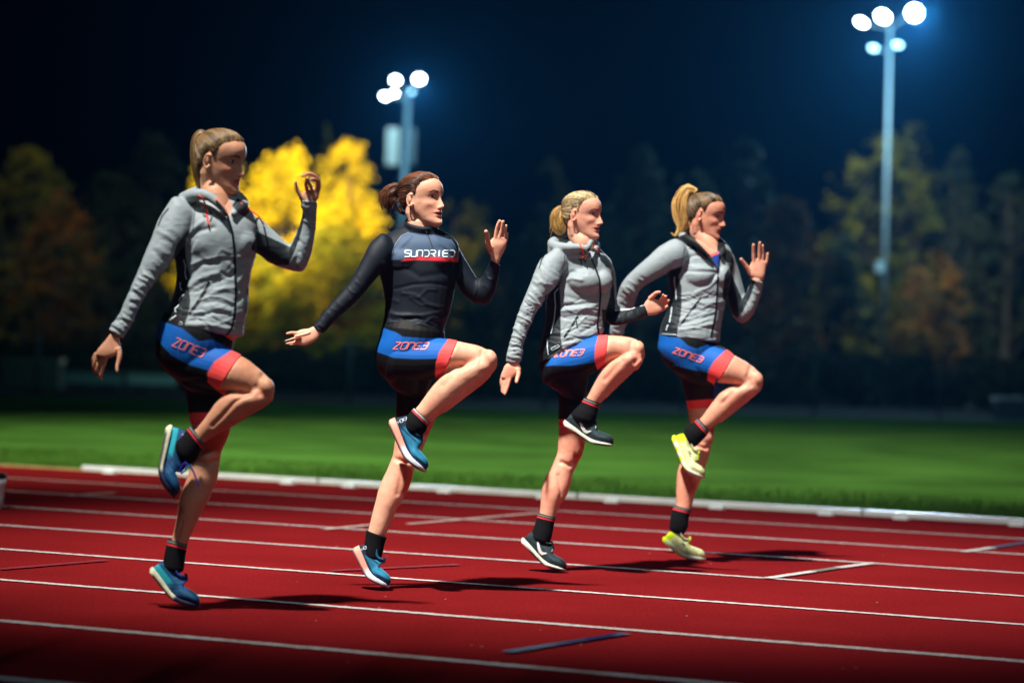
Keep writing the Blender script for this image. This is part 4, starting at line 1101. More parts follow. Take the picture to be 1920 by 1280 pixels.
def st_teal():
    hoka = [([(.085-.05*y, .036+.011*(i+.1+.8*x)) for x, y in st], 1.6, (196, 214, 226)) for i, ch in enumerate('HOKA') for st in GLY[ch]]
    def color(x, z, V):
        C = np.tile(np.array(L(34, 122, 160)), (len(x), 1)); C *= (1+.22*fbm(V*26, 2))[:, None]
        def mx(w, c):
            nonlocal C; w = np.clip(w, 0, 1)[:, None]; C = C*(1-w)+np.array(c)*w
        mx(sstep(.22, .12, x)*sstep(.030, .035, z), L(10, 36, 62))
        mx(sstep(.040, .034, z)*sstep(.1, .2, x), L(12, 48, 78))
        mx(np.exp(-((z-.047-.10*(x-.2))/.0045)**2)*sstep(.1, .15, x)*sstep(.5, .42, x), L(12, 44, 74))
        mx(sstep(.24, .28, x)*sstep(.46, .42, x)*(.5+.5*np.sin((z*5+x*.5)*150))**2*sstep(.065, .05, z)*.4, L(20, 70, 104))
        mx(sstep(.80, .95, x)*.35, L(24, 110, 140))
        return C
    def solec(x, z, V):
        C = np.tile(np.array(L(240, 158, 138)), (len(x), 1)); w = sstep(.36, .50, x)[:, None]; C = C*(1-w)+np.array(L(205, 214, 226))*w
        w = (sstep(.010, .005, z)*.8)[:, None]; C = C*(1-w)+np.array(L(60, 60, 80))*w
        return C*(1+.1*fbm(V*60, 2))[:, None]
    return dict(color=color, solec=solec, collar=(24, 84, 120), lace=(12, 20, 46), tongue=(14, 30, 56), sole=[.031, .030, .026, .021, .016, .012], strokes=hoka)
def st_dark():
    def color(x, z, V):
        C = np.tile(np.array(L(28, 46, 52)), (len(x), 1)); C *= (1+.5*np.clip(vnoise(V*240), -.5, 1)+.25*fbm(V*30, 2))[:, None]
        w = (sstep(.86, .97, x)*.5)[:, None]; C = C*(1-w)+np.array(L(12, 16, 20))*w
        return np.clip(C, .002, 1)
    def solec(x, z, V):
        C = np.tile(np.array(L(216, 214, 200)), (len(x), 1))
        w = (sstep(.011, .006, z)*sstep(.02, .3, x))[:, None]; C = C*(1-w)+np.array(L(24, 26, 28))*w
        w = (np.exp(-((z-.020-.01*np.sin(x*9))/.0018)**2)*sstep(.6, .4, x)*.6)[:, None]; C = C*(1-w)+np.array(L(110, 112, 110))*w
        return C
    sw = [([(.14, .074), (.22, .056), (.30, .043), (.37, .036), (.42, .037), (.47, .052)], (11, (.15, .6, .95, 1.2, 1.2, .35)), (226, 232, 232))]
    sw += [([(.50, .082), (.54, .070)], 3.0, (226, 232, 232))]
    return dict(color=color, solec=solec, collar=(14, 18, 20), lace=(16, 18, 20), tongue=(16, 20, 24), strokes=sw)
def st_lime():
    def color(x, z, V):
        C = np.tile(np.array(L(208, 216, 160)), (len(x), 1)); C *= (1+.14*fbm(V*34, 3))[:, None]
        def mx(w, c):
            nonlocal C; w = np.clip(w, 0, 1)[:, None]; C = C*(1-w)+np.array(c)*w
        mx(sstep(.17, .09, x-.5*(z-.05)), L(196, 224, 22))
        mx(sstep(.88, .98, x)*.5, L(150, 150, 90)); mx((vnoise(V*90) > .35)*.35*sstep(.5, .7, x), L(120, 112, 70))
        return C
    def solec(x, z, V):
        C = np.tile(np.array(L(214, 220, 206)), (len(x), 1)); pod = (.5+.5*np.sin(x*34+.6)); w = (sstep(.018, .012, z)*sstep(.3, .6, pod)*sstep(.75, .6, x))[:, None]
        C = C*(1-w)+np.array(L(206, 222, 20))*w
        w = (sstep(.10, .03, x))[:, None]; C = C*(1-w)+np.array(L(196, 220, 22))*w
        return C*(1+.1*fbm(V*50, 2))[:, None]
    x0 = .33
    return dict(color=color, solec=solec, collar=(190, 200, 150), lace=(188, 226, 24), tongue=(186, 224, 40), strokes=[([(x0, .052), (x0+.08, .064)], 2.6, (60, 66, 60)), ([(x0, .064), (x0+.08, .052)], 2.6, (60, 66, 60)), ([(x0+.08, .052), (x0+.12, .058)], 2.2, (60, 66, 60))])
FM = [0, 0]
# ------------------------------------------------------------------ first runner (left, tallest in the picture)
P1 = Person((352, 1141), 'woman at the left in grey hooded jacket and teal blue shoes, ponytail, looking down', (160, 220, 2.908), (240, 580, 2.207))
hR, hL = Crop(155, 610, 11.13), Crop(540, 310, 14.22)
armR1 = [(470, 440, 600, 560), (398, 560, 575, 640), (362, 655, 520, 725), (328, 735, 460, 800), (292, 828, 395, 880), (262, 895, 348, 940), (225, 980, 308, 1012), (187, 1068, 266, 1100), (150, 1122, 238, 1152), (130, 1152, 203, 1205)]
armL1 = [(890, 560, 880, 700), (950, 545, 930, 735), (1008, 600, 985, 782), (1062, 648, 1050, 812), (1110, 690, 1118, 832), (1132, 672, 1186, 836), (1146, 640, 1226, 765), (1162, 600, 1245, 690), (1176, 555, 1256, 610), (1182, 510, 1264, 535), (1170, 452, 1268, 458)]
torso1 = [(620, 420, 850, 450), (510, 468, 915, 520), (462, 540, 942, 590), (478, 650, 942, 665), (488, 755, 928, 750), (497, 850, 902, 850), (490, 940, 890, 945), (465, 1010, 886, 1030), (432, 1075, 874, 1105), (413, 1118, 862, 1190)]
D1 = dict(hcrop=U if False else Crop(340, 230, 9.14), ear=(470, 668), yaw=27, pitch=11, hs=1.0, roll=3, hdz=-.075, skin=L(200, 144, 114), lips=L(150, 70, 66), brow=L(44, 30, 22), nose=1.0,
    neck=[(712, 420, -.02, .049), (735, 500, -.03, .044)], torso=torso1, torso_dz=(0, .0, -.01, -.02, -.03), torso_r=(.55, .55, .68, .78, .76, .74, .74, .8, .82, .82),
    armR=armR1, armR_dz=(-.08, -.12, -.15, -.17, -.18), armL=armL1, armL_dz=(.03, .05, .05, .03, -.02),
    pelvis=[(150, 20, 432, 60), (128, 70, 442, 105), (117, 135, 436, 160), (120, 195, 410, 230), (150, 248, 395, 285), (195, 286, 380, 325)], pelvis_dz=(-.02, -.02),
    thighR=[(250, 118, 180, 255), (305, 130, 235, 300), (370, 145, 300, 318), (435, 172, 352, 333), (468, 190, 378, 335)], thighR_dz=(-.06, -.11),
    kneeR=[(400, 158, 320, 322), (440, 178, 362, 330), (500, 208, 425, 343), (556, 254, 488, 352), (590, 290, 522, 366), (606, 326, 535, 395)], kneeR_dz=(-.10, -.13),
    shankR=[(500, 335, 607, 335), (468, 345, 596, 375), (412, 346, 560, 405), (368, 378, 505, 435), (335, 425, 452, 470), (305, 465, 398, 503), (280, 495, 338, 537), (262, 508, 312, 558)], shankR_dz=(-.13, -.10),
    thighL=[(240, 280, 420, 320), (240, 345, 425, 370), (249, 400, 428, 420), (256, 450, 430, 450), (262, 474, 430, 476)], thighL_dz=(.02, .06),
    kneeL=[(250, 420, 426, 425), (262, 465, 428, 468), (268, 520, 418, 525), (275, 575, 392, 580), (276, 612, 384, 616), (268, 650, 378, 655), (252, 690, 366, 700)], kneeL_dz=(.04, .05),
    shankL=[(262, 640, 380, 640), (246, 690, 370, 700), (228, 740, 352, 745), (212, 785, 337, 785), (206, 835, 318, 810), (196, 885, 294, 865), (183, 940, 262, 930), (172, 985, 242, 980)], shankL_dz=(.05, .02),
    blobs=[(572, 320, 34, 42, -.150, .035, 20), (330, 610, 40, 34, .035, .035), (425, 385, 60, 34, -.12, .05, 38)],
    muscle=[([(500, 345), (440, 385), (390, 440), (350, 480)], -.0035, 12), ([(560, 270), (535, 320), (545, 350)], -.003, 14), ([(590, 372), (520, 415), (440, 465)], .0025, 14), ([(285, 628), (330, 648), (365, 628)], -.004, 12), ([(225, 880), (205, 940)], -.002, 8)],
    hands=[(hR, [(610, 60, 830, 190), (575, 130, 790, 260), (530, 235, 775, 345), (420, 370, 800, 480), (320, 480, 770, 590), (255, 590, 630, 660)], (-.18, -.19), (.62, .42, .36, .34), [
                ([(500, 620), (455, 790), (405, 930), (385, 1050), (388, 1120)], 52, 38, -.19, -.16), ([(410, 620), (350, 790), (300, 900), (305, 990), (330, 1070)], 50, 36, -.185, -.15),
                ([(330, 590), (262, 740), (222, 850), (230, 930), (255, 990)], 48, 34, -.175, -.14), ([(280, 560), (225, 660), (205, 740), (205, 810), (225, 860)], 42, 32, -.165, -.13),
                ([(740, 470), (775, 600), (750, 740), (715, 850), (722, 960)], 62, 42, -.20, -.23)]),
           (hL, [(350, 1060, 760, 1060), (310, 960, 790, 960), (290, 890, 805, 890), (330, 800, 830, 790), (400, 715, 850, 690), (450, 680, 850, 650)], (-.02, -.03), (.6, .42, .36, .34), [
                ([(815, 680), (825, 520), (800, 380), (710, 270), (600, 225), (490, 228), (385, 285)], 56, 44, -.03, -.10), ([(760, 690), (780, 540), (760, 420), (690, 372), (620, 372)], 52, 42, -.03, -.11),
                ([(650, 700), (610, 560), (560, 450), (520, 350)], 50, 42, -.04, -.10), ([(520, 700), (490, 580), (475, 470), (500, 380)], 50, 40, -.04, -.08),
                ([(360, 840), (270, 710), (220, 580), (208, 450)], 66, 44, -.03, -.05)])],
    top_name='jacket', top_mat=m_jacket, top_base=GREY, tblobs=[(660, 690, 125, 95, -.075, .055), (850, 690, 85, 90, -.055, .05)],
    hood=[([(775, 540), (725, 470), (660, 425), (590, 425), (545, 445), (560, 440), (640, 405), (740, 400), (830, 430), (865, 480), (800, 530)], [-.13, -.12, -.11, -.085, -.03, .03, .09, .12, .06, -.03, -.11], [16, 24, 30, 36, 40, 42, 40, 36, 32, 26, 16])],
    top_regions=[([(570, 600), (545, 690), (548, 770), (565, 850), (565, 930), (572, 1000), (560, 1080), (535, 1145), (400, 1125), (410, 1080), (470, 970), (485, 850), (478, 760), (500, 690)], DARKP),
                 ([(935, 620), (975, 640), (1118, 708), (1152, 640), (1170, 560), (1178, 500), (1196, 540), (1178, 620), (1140, 740), (1105, 806), (1040, 806), (960, 765), (905, 720)], DARKP),
                 ([(830, 440), (880, 470), (945, 540), (935, 590), (890, 560), (830, 520), (800, 480)], DARKP*1.2),  # far raglan shoulder: its shadow painted into the cloth
                 ([(700, 440), (740, 480), (772, 545), (795, 520), (800, 470), (770, 430)], np.array(L(190, 130, 105)))],
    top_lines=[('zip', [(712, 455), (745, 490), (778, 545), (800, 620), (812, 720), (817, 850), (820, 960), (812, 1080), (796, 1150), (762, 1196)], 4.2, (10, 16, 26)),
               ('pocket_zip', [(676, 896), (645, 955), (605, 1020), (566, 1068)], 4.6, (12, 18, 26)), ('pocket_zip', [(886, 930), (884, 1000), (872, 1070)], 2.6, (12, 18, 26)),
               ('piping', [(537, 775), (548, 812), (545, 850), (553, 885)], 1.8, (205, 222, 226)), ('piping', [(520, 900), (518, 925), (528, 945)], 1.8, (205, 222, 226)), ('piping', [(540, 965), (518, 985), (512, 1003)], 1.8, (205, 222, 226)),
               ('piping', [(512, 1022), (490, 1045), (494, 1062)], 1.8, (205, 222, 226)), ('piping', [(497, 1080), (470, 1098), (462, 1112)], 1.8, (205, 222, 226)), ('piping', [(495, 1105), (530, 1120), (528, 1132), (492, 1118)], 1.4, (190, 205, 210)),
               ('seam', [(600, 450), (596, 520), (588, 600), (560, 655)], .9, (70, 80, 86)), ('seam', [(928, 560), (932, 620), (925, 700)], .9, (60, 70, 76)), ('seam', [(815, 620), (920, 640)], .6, (90, 100, 104)),
               ('seam', [(560, 1078), (640, 1100), (760, 1120), (860, 1120)], .7, (80, 90, 94)),
               ('reflective_mark', [(455, 495), (420, 540), (398, 590)], 1.4, (20, 26, 32)), ('emblem', [(668, 498), (685, 520), (688, 550), (678, 568)], 3.6, (26, 32, 36), True), ('emblem', [(640, 500), (648, 515), (640, 530)], 1.6, (26, 32, 36))],
    cords=[([(618, 425), (640, 445), (655, 480), (662, 530), (672, 590)], [.004, .004, .002, .002, .004], .0034, (246, 74, 52)), ([(850, 470), (900, 505), (945, 540), (972, 585)], [.004, .003, .002, .004], .0034, (246, 74, 52)), ([(675, 588), (680, 614)], [.003, .003], .0016, (20, 16, 20))],
    folds=[([(560, 660), (620, 620), (700, 600)], -.006, 14), ([(565, 640), (600, 600), (640, 570)], .005, 12), ([(570, 720), (600, 660)], -.005, 12), ([(560, 870), (640, 800), (720, 790)], -.006, 16), ([(570, 920), (640, 870), (720, 850)], .006, 16),
           ([(700, 900), (760, 880), (810, 850)], -.005, 14), ([(690, 960), (760, 930), (815, 930)], .005, 14), ([(600, 1090), (700, 1060), (790, 1080)], -.007, 14), ([(560, 1130), (660, 1130), (780, 1150)], .006, 14), ([(650, 1010), (720, 1000), (800, 1030)], -.005, 13),
           ([(830, 800), (870, 770), (900, 700)], -.005, 14), ([(830, 900), (870, 850), (895, 800)], .004, 13), ([(830, 1000), (870, 960)], -.005, 14), ([(590, 760), (680, 790), (780, 770)], -.004, 22)]
          + auto_folds(armR1[4:], 22, 0, .0042, 9, 3) + auto_folds(armR1[1:5], 7, 0, .003, 14, 4) + auto_folds(armL1[8:], 5, 0, .004, 9, 5) + auto_folds(armL1[4:8], 6, 0, .003, 11, 6) + auto_folds(torso1[4:], 18, 0, .0022, 8, 9, curve=.3),
    short_regions=[([(110, 30), (160, 55), (225, 78), (292, 132), (350, 124), (440, 170), (385, 200), (338, 253), (250, 228), (180, 190), (135, 142), (112, 105)], BLUE),
                   ([(432, 168), (470, 150), (505, 200), (440, 260), (400, 360), (330, 302), (328, 262), (358, 215)], CORAL), ([(240, 428), (440, 420), (440, 490), (240, 484)], CORAL*.9)],
    sfolds=[([(230, 300), (300, 290)], -.004, 10), ([(240, 330), (300, 335)], .003, 10)],
    text=(Lc1 if False else Crop(240, 580, 2.207), (180, 148), (128, 51), (20, -32)),
    socks=[([(262, 480, 318, 552), (240, 505, 300, 585), (215, 530, 285, 615), (200, 540, 262, 640)], (-.10, -.10), STR), ([(166, 948, 246, 970), (158, 985, 240, 1000), (150, 1025, 234, 1040), (145, 1055, 230, 1075)], (.02, .01), STR)],
    shoes=[('shoe', (279, 1072), (322, 1127), (371, 1141), (.02, -.02), st_blue(), 1.0, 0, 0), ('shoe', (311, 800), (293, 890), (322, 933), (-.08, -.14), st_blue(), 1.0, 0, .1)],
    hair=(L(52, 38, 24), L(146, 116, 74), (-.088, 0, .062), [(662, 86), (632, 90), (612, 120), (606, 180), (608, 250), (614, 320), (622, 385)], [24, 40, 54, 62, 62, 50, 24], [0, 0, 0, 0, 0, .01, .01], (222, 214, 196)), hair_k=dict(seed=2, curl=.1))
D1['shoes'][1][5]['bows'] = []
b1 = build_person(P1, D1)
# loose lace of the raised shoe
lc = Crop(280, 780, 8)
mb = MB()
for pts in ([(520, 700), (480, 760), (470, 820), (490, 870)], [(520, 700), (560, 740), (545, 800), (500, 840), (490, 860)], [(530, 690), (600, 740), (660, 830), (700, 930), (745, 1045)]):
    mb.tube(catmull(at_np(lc(pts), P1.Y+np.full(len(pts), -.17)), 5), .0032, 6)
mb.build('loose_lace', mat('lace (24, 28, 150)', L(24, 28, 150), .8), P1.root, True)

# ------------------------------------------------------------------ second runner
P2 = Person((716, 1105), 'woman second from left in black jersey lettered SUNDRIED, messy low bun', (520, 300, 3.2), (620, 600, 2.4615))
hR, hL = Crop(520, 590, 17.07), Crop(890, 400, 12.8)
armR2 = [(620, 440, 700, 600), (556, 500, 655, 660), (518, 575, 612, 692), (478, 655, 560, 752), (430, 735, 508, 815), (385, 790, 450, 872), (330, 850, 388, 928), (275, 912, 330, 985), (238, 965, 298, 1020), (214, 996, 275, 1041)]
armL2 = [(1030, 480, 1020, 650), (1085, 520, 1062, 680), (1125, 590, 1078, 745), (1165, 655, 1112, 805), (1198, 705, 1175, 852), (1222, 705, 1258, 866), (1242, 675, 1300, 810), (1256, 645, 1320, 735), (1266, 615, 1334, 670), (1272, 598, 1341, 632)]
torso2 = [(772, 392, 940, 408), (690, 425, 1015, 435), (600, 490, 1085, 500), (590, 580, 1088, 590), (612, 680, 1082, 680), (632, 760, 1066, 760), (646, 840, 1052, 850), (645, 920, 1032, 930), (632, 980, 1010, 985), (628, 1025, 1000, 1040), (634, 1040, 992, 1056)]
WHT = (226, 238, 245)
D2 = dict(hcrop=Crop(700, 310, 9.14), ear=(650, 605), yaw=33, pitch=-3, hs=.985, roll=0, hdz=-.075, skin=L(230, 172, 144), lips=L(170, 74, 72), brow=L(58, 36, 26), mouth=.003,
    neck=[(850, 400, -.02, .047), (856, 450, -.0, .036)], torso=torso2, torso_dz=(0, 0, -.01, -.02, -.03), torso_r=(.6, .55, .6, .66, .72, .76, .78, .8, .86, .88, .88),
    armR=armR2, armR_dz=(-.08, -.12, -.15, -.17, -.18), armL=armL2, armL_dz=(.03, .05, .05, .02, -.03),
    pelvis=[(236, 30, 528, 60), (226, 75, 525, 90), (210, 125, 505, 140), (205, 185, 480, 220), (225, 240, 462, 285), (268, 290, 445, 330)], pelvis_dz=(-.02, -.02),
    thighR=[(320, 72, 280, 290), (400, 80, 368, 292), (480, 84, 440, 280), (545, 88, 502, 262), (586, 94, 524, 250)], thighR_dz=(-.06, -.11),
    kneeR=[(500, 88, 470, 255), (560, 92, 515, 240), (620, 102, 568, 224), (680, 115, 630, 218), (728, 136, 672, 228), (758, 160, 690, 262)], kneeR_dz=(-.10, -.13),
    shankR=[(640, 190, 768, 180), (605, 212, 765, 222), (552, 225, 712, 282), (508, 255, 643, 338), (472, 297, 590, 378), (440, 343, 540, 415), (411, 385, 495, 445), (390, 408, 460, 472)], shankR_dz=(-.13, -.10),
    thighL=[(308, 285, 450, 325), (306, 340, 462, 370), (304, 390, 474, 410), (303, 425, 480, 440), (303, 445, 484, 455)], thighL_dz=(.02, .06),
    kneeL=[(306, 400, 478, 400), (304, 455, 484, 460), (300, 515, 462, 510), (292, 572, 435, 575), (287, 610, 412, 620), (276, 655, 393, 665), (256, 695, 382, 705)], kneeL_dz=(.05, .05),
    shankL=[(284, 630, 404, 630), (262, 685, 386, 690), (238, 735, 372, 745), (219, 785, 355, 790), (207, 835, 336, 825), (192, 890, 304, 878), (180, 940, 280, 938), (168, 985, 254, 992)], shankL_dz=(.05, .02),
    blobs=[(735, 178, 34, 44, -.150, .035, 15), (345, 618, 42, 36, .03, .035), (565, 275, 70, 34, -.12, .05, 36)],
    muscle=[([(700, 150), (688, 205), (700, 250)], -.003, 14), ([(735, 262), (640, 350), (540, 420)], .0025, 14), ([(300, 640), (345, 660), (385, 640)], -.004, 12), ([(330, 700), (310, 800)], -.002, 14), ([(600, 218), (520, 300)], -.002, 18)],
    hands=[(hR, [(1240, 260, 1500, 560), (1130, 345, 1400, 620), (1020, 430, 1290, 760), (850, 455, 1110, 900), (680, 500, 880, 1000), (570, 580, 680, 985)], (-.18, -.19), (.6, .42, .36, .34), [
                ([(700, 580), (560, 575), (430, 575), (310, 600)], 54, 38, -.19, -.20), ([(740, 710), (580, 745), (420, 785), (245, 835)], 54, 40, -.20, -.22),
                ([(690, 840), (540, 880), (400, 900), (270, 925)], 54, 40, -.19, -.20), ([(670, 920), (560, 940), (460, 950), (380, 955)], 46, 36, -.175, -.17),
                ([(1060, 560), (900, 620), (780, 650), (620, 690), (560, 700)], 60, 40, -.215, -.24)]),
           (hL, [(360, 1220, 620, 1250), (360, 1120, 630, 1130), (370, 1010, 650, 1020), (295, 880, 735, 860), (275, 770, 770, 740), (400, 620, 775, 660), (470, 560, 745, 640)], (-.03, -.05), (.9, .6, .42, .36, .34), [
                ([(500, 600), (520, 440), (550, 300), (598, 185)], 50, 38, -.05, -.07), ([(590, 620), (630, 460), (655, 320), (682, 200)], 50, 38, -.05, -.07), ([(680, 660), (712, 520), (735, 400), (753, 300)], 48, 36, -.045, -.06),
                ([(730, 720), (758, 630), (772, 550), (784, 475)], 42, 32, -.04, -.045), ([(360, 850), (320, 700), (312, 580), (275, 440)], 72, 50, -.06, -.11)])],
    top_name='jersey', top_mat=m_jersey, top_base=L(14, 22, 34), loose=.35, tblobs=[(770, 600, 115, 80, -.075, .052), (960, 605, 85, 78, -.065, .05)],
    hood=[([(778, 388), (800, 398), (860, 412), (910, 414), (945, 405), (925, 385), (850, 360), (785, 365), (778, 388)], [-.02, -.055, -.075, -.07, -.02, .03, .06, .04, -.02], [17]*9), ([(785, 408), (820, 424), (870, 432), (920, 432), (950, 420)], [-.03, -.06, -.07, -.06, -.02], [18]*5)],
    top_regions=[([(683, 598), (690, 545), (712, 500), (745, 455), (790, 436), (880, 442), (960, 455), (1040, 478), (1068, 520), (1085, 585), (1085, 602)], np.array(L(66, 86, 112))),
                 ([(742, 608), (775, 588), (830, 578), (960, 582), (1085, 588), (1085, 612), (960, 605), (830, 600)], np.array(L(214, 44, 54))),
                 ([(628, 850), (646, 845), (650, 930), (638, 960), (628, 930)], np.array(L(60, 20, 26)))],
    top_lines=[('zip', [(893, 405), (897, 440), (915, 480), (930, 520)], 1.6, (16, 22, 34)), ('zip', [(893, 425), (897, 437)], 2.6, (190, 195, 200)),
               ('seam', [(683, 598), (690, 545), (712, 500), (745, 455), (790, 436)], .9, (120, 140, 160)), ('seam', [(1085, 590), (1068, 520), (1040, 478)], .9, (110, 130, 150)), ('seam', [(640, 985), (760, 1005), (880, 1010), (1000, 1000)], .7, (30, 38, 48))],
    top_text=('SUNDRIED', (760, 580), (304, 0), (3, -38), 2.0, WHT),
    folds=[([(640, 620), (700, 640), (780, 640)], .003, 12), ([(780, 1000), (850, 985), (900, 1000)], .004, 9), ([(760, 960), (840, 945), (930, 1000)], -.004, 10), ([(650, 900), (720, 930), (800, 930)], .003, 12), ([(660, 990), (740, 985), (820, 1010)], -.004, 9), ([(650, 820), (720, 850)], .0025, 14),
           ([(700, 560), (760, 500), (800, 460)], .003, 12), ([(930, 440), (980, 500), (1060, 560)], .003, 12), ([(760, 640), (860, 700), (1000, 680)], -.003, 20)] + auto_folds(armR2[3:], 10, 0, .0018, 8, 3) + auto_folds(armL2[4:], 8, 0, .0025, 8, 5) + auto_folds(torso2[5:], 12, 0, .0022, 10, 19),
    short_regions=[([(225, 30), (300, 55), (332, 76), (440, 84), (550, 84), (508, 140), (488, 178), (380, 179), (290, 173), (200, 142), (200, 110)], BLUE),
                   ([(548, 80), (625, 80), (600, 140), (575, 225), (532, 275), (482, 268), (484, 200), (502, 145)], CORAL)],
    text=(Crop(520, 300, 3.2), (690, 1133), (206, 2), (20, -40)),
    socks=[([(388, 404, 458, 474), (368, 425, 445, 492), (345, 455, 440, 508), (335, 480, 420, 530)], (-.10, -.10), [(4, 9, L(190, 190, 190)), (13, 17, L(215, 70, 80))]), ([(165, 968, 258, 1000), (160, 1010, 248, 1032), (152, 1050, 240, 1068), (150, 1075, 232, 1100)], (.02, .01), [])],
    shoes=[('shoe', (660, 1032), (686, 1084), (726, 1104), (.02, -.02), st_teal(), 1.03, 0, 0), ('shoe', (727, 793), (757, 860), (794, 887), (-.09, -.13), st_teal(), 1.05, 0, .05)],
    hair=(L(34, 20, 14), L(132, 80, 48), (-.094, 0, .012), [(745, 195), (712, 186), (676, 210), (660, 250), (672, 292)], [44, 88, 104, 88, 40], [0, 0, 0, 0, 0], (40, 26, 20)), hair_k=dict(seed=5, locks=[([(667.0, 179.0), (635.5, 214.1), (625.0, 256.1), (632.0, 305.1)], [26, 20, 14, 3]), ([(681.0, 256.1), (667.0, 291.1), (681.0, 329.6), (705.5, 334.8)], [22, 14, 6, 2]), ([(782.6, 305.1), (786.1, 340.1), (772.1, 368.1), (747.6, 392.6)], [12, 12, 8, 2]), ([(723.0, 277.1), (744.1, 312.1), (772.1, 322.6), (786.1, 308.6)], [24, 20, 14, 6])], curl=1.0, bun=True, loose=60, messy=1.6))
b2 = build_person(P2, D2)
P2h = b2[1]
mb = MB(); q = P2h.w([(-.002, -.0825, -.031), (0, -.083, -.027)]); mb.tube([q[0], q[1]], .0028, 8)
mb.build('earring', mat('silver stud', (.9, .9, .9), .15, metal=1), P2.root, True)

# ------------------------------------------------------------------ third runner
P3 = Person((1040, 1072), 'woman third from left in grey hooded jacket and black shoes, light blonde low ponytail, talking', (920, 330, 3.283), (920, 600, 2.612))
hR, hL = Crop(925, 660, 14.22), Crop(1190, 530, 16)
armR3 = [(400, 445, 470, 560), (316, 500, 445, 590), (282, 560, 425, 655), (250, 642, 372, 715), (218, 718, 320, 780), (187, 795, 276, 850), (162, 865, 246, 915), (140, 938, 222, 972), (120, 1018, 202, 1044), (103, 1080, 194, 1096), (94, 1142, 183, 1152)]
armL3 = [(680, 500, 730, 510), (690, 570, 762, 580), (692, 650, 772, 660), (694, 740, 778, 740), (694, 815, 782, 790), (700, 880, 800, 805), (745, 918, 815, 812), (800, 915, 855, 818), (850, 903, 885, 812), (905, 888, 915, 802), (970, 863, 945, 787)]
torso3 = [(490, 395, 640, 410), (425, 445, 695, 470), (352, 495, 742, 520), (365, 570, 756, 585), (395, 650, 750, 655), (342, 760, 736, 745), (339, 850, 710, 850), (330, 930, 700, 915), (312, 1010, 692, 965), (300, 1085, 640, 1000), (302, 1150, 560, 1020)]
torso3[4] = (372, 655, 750, 655)
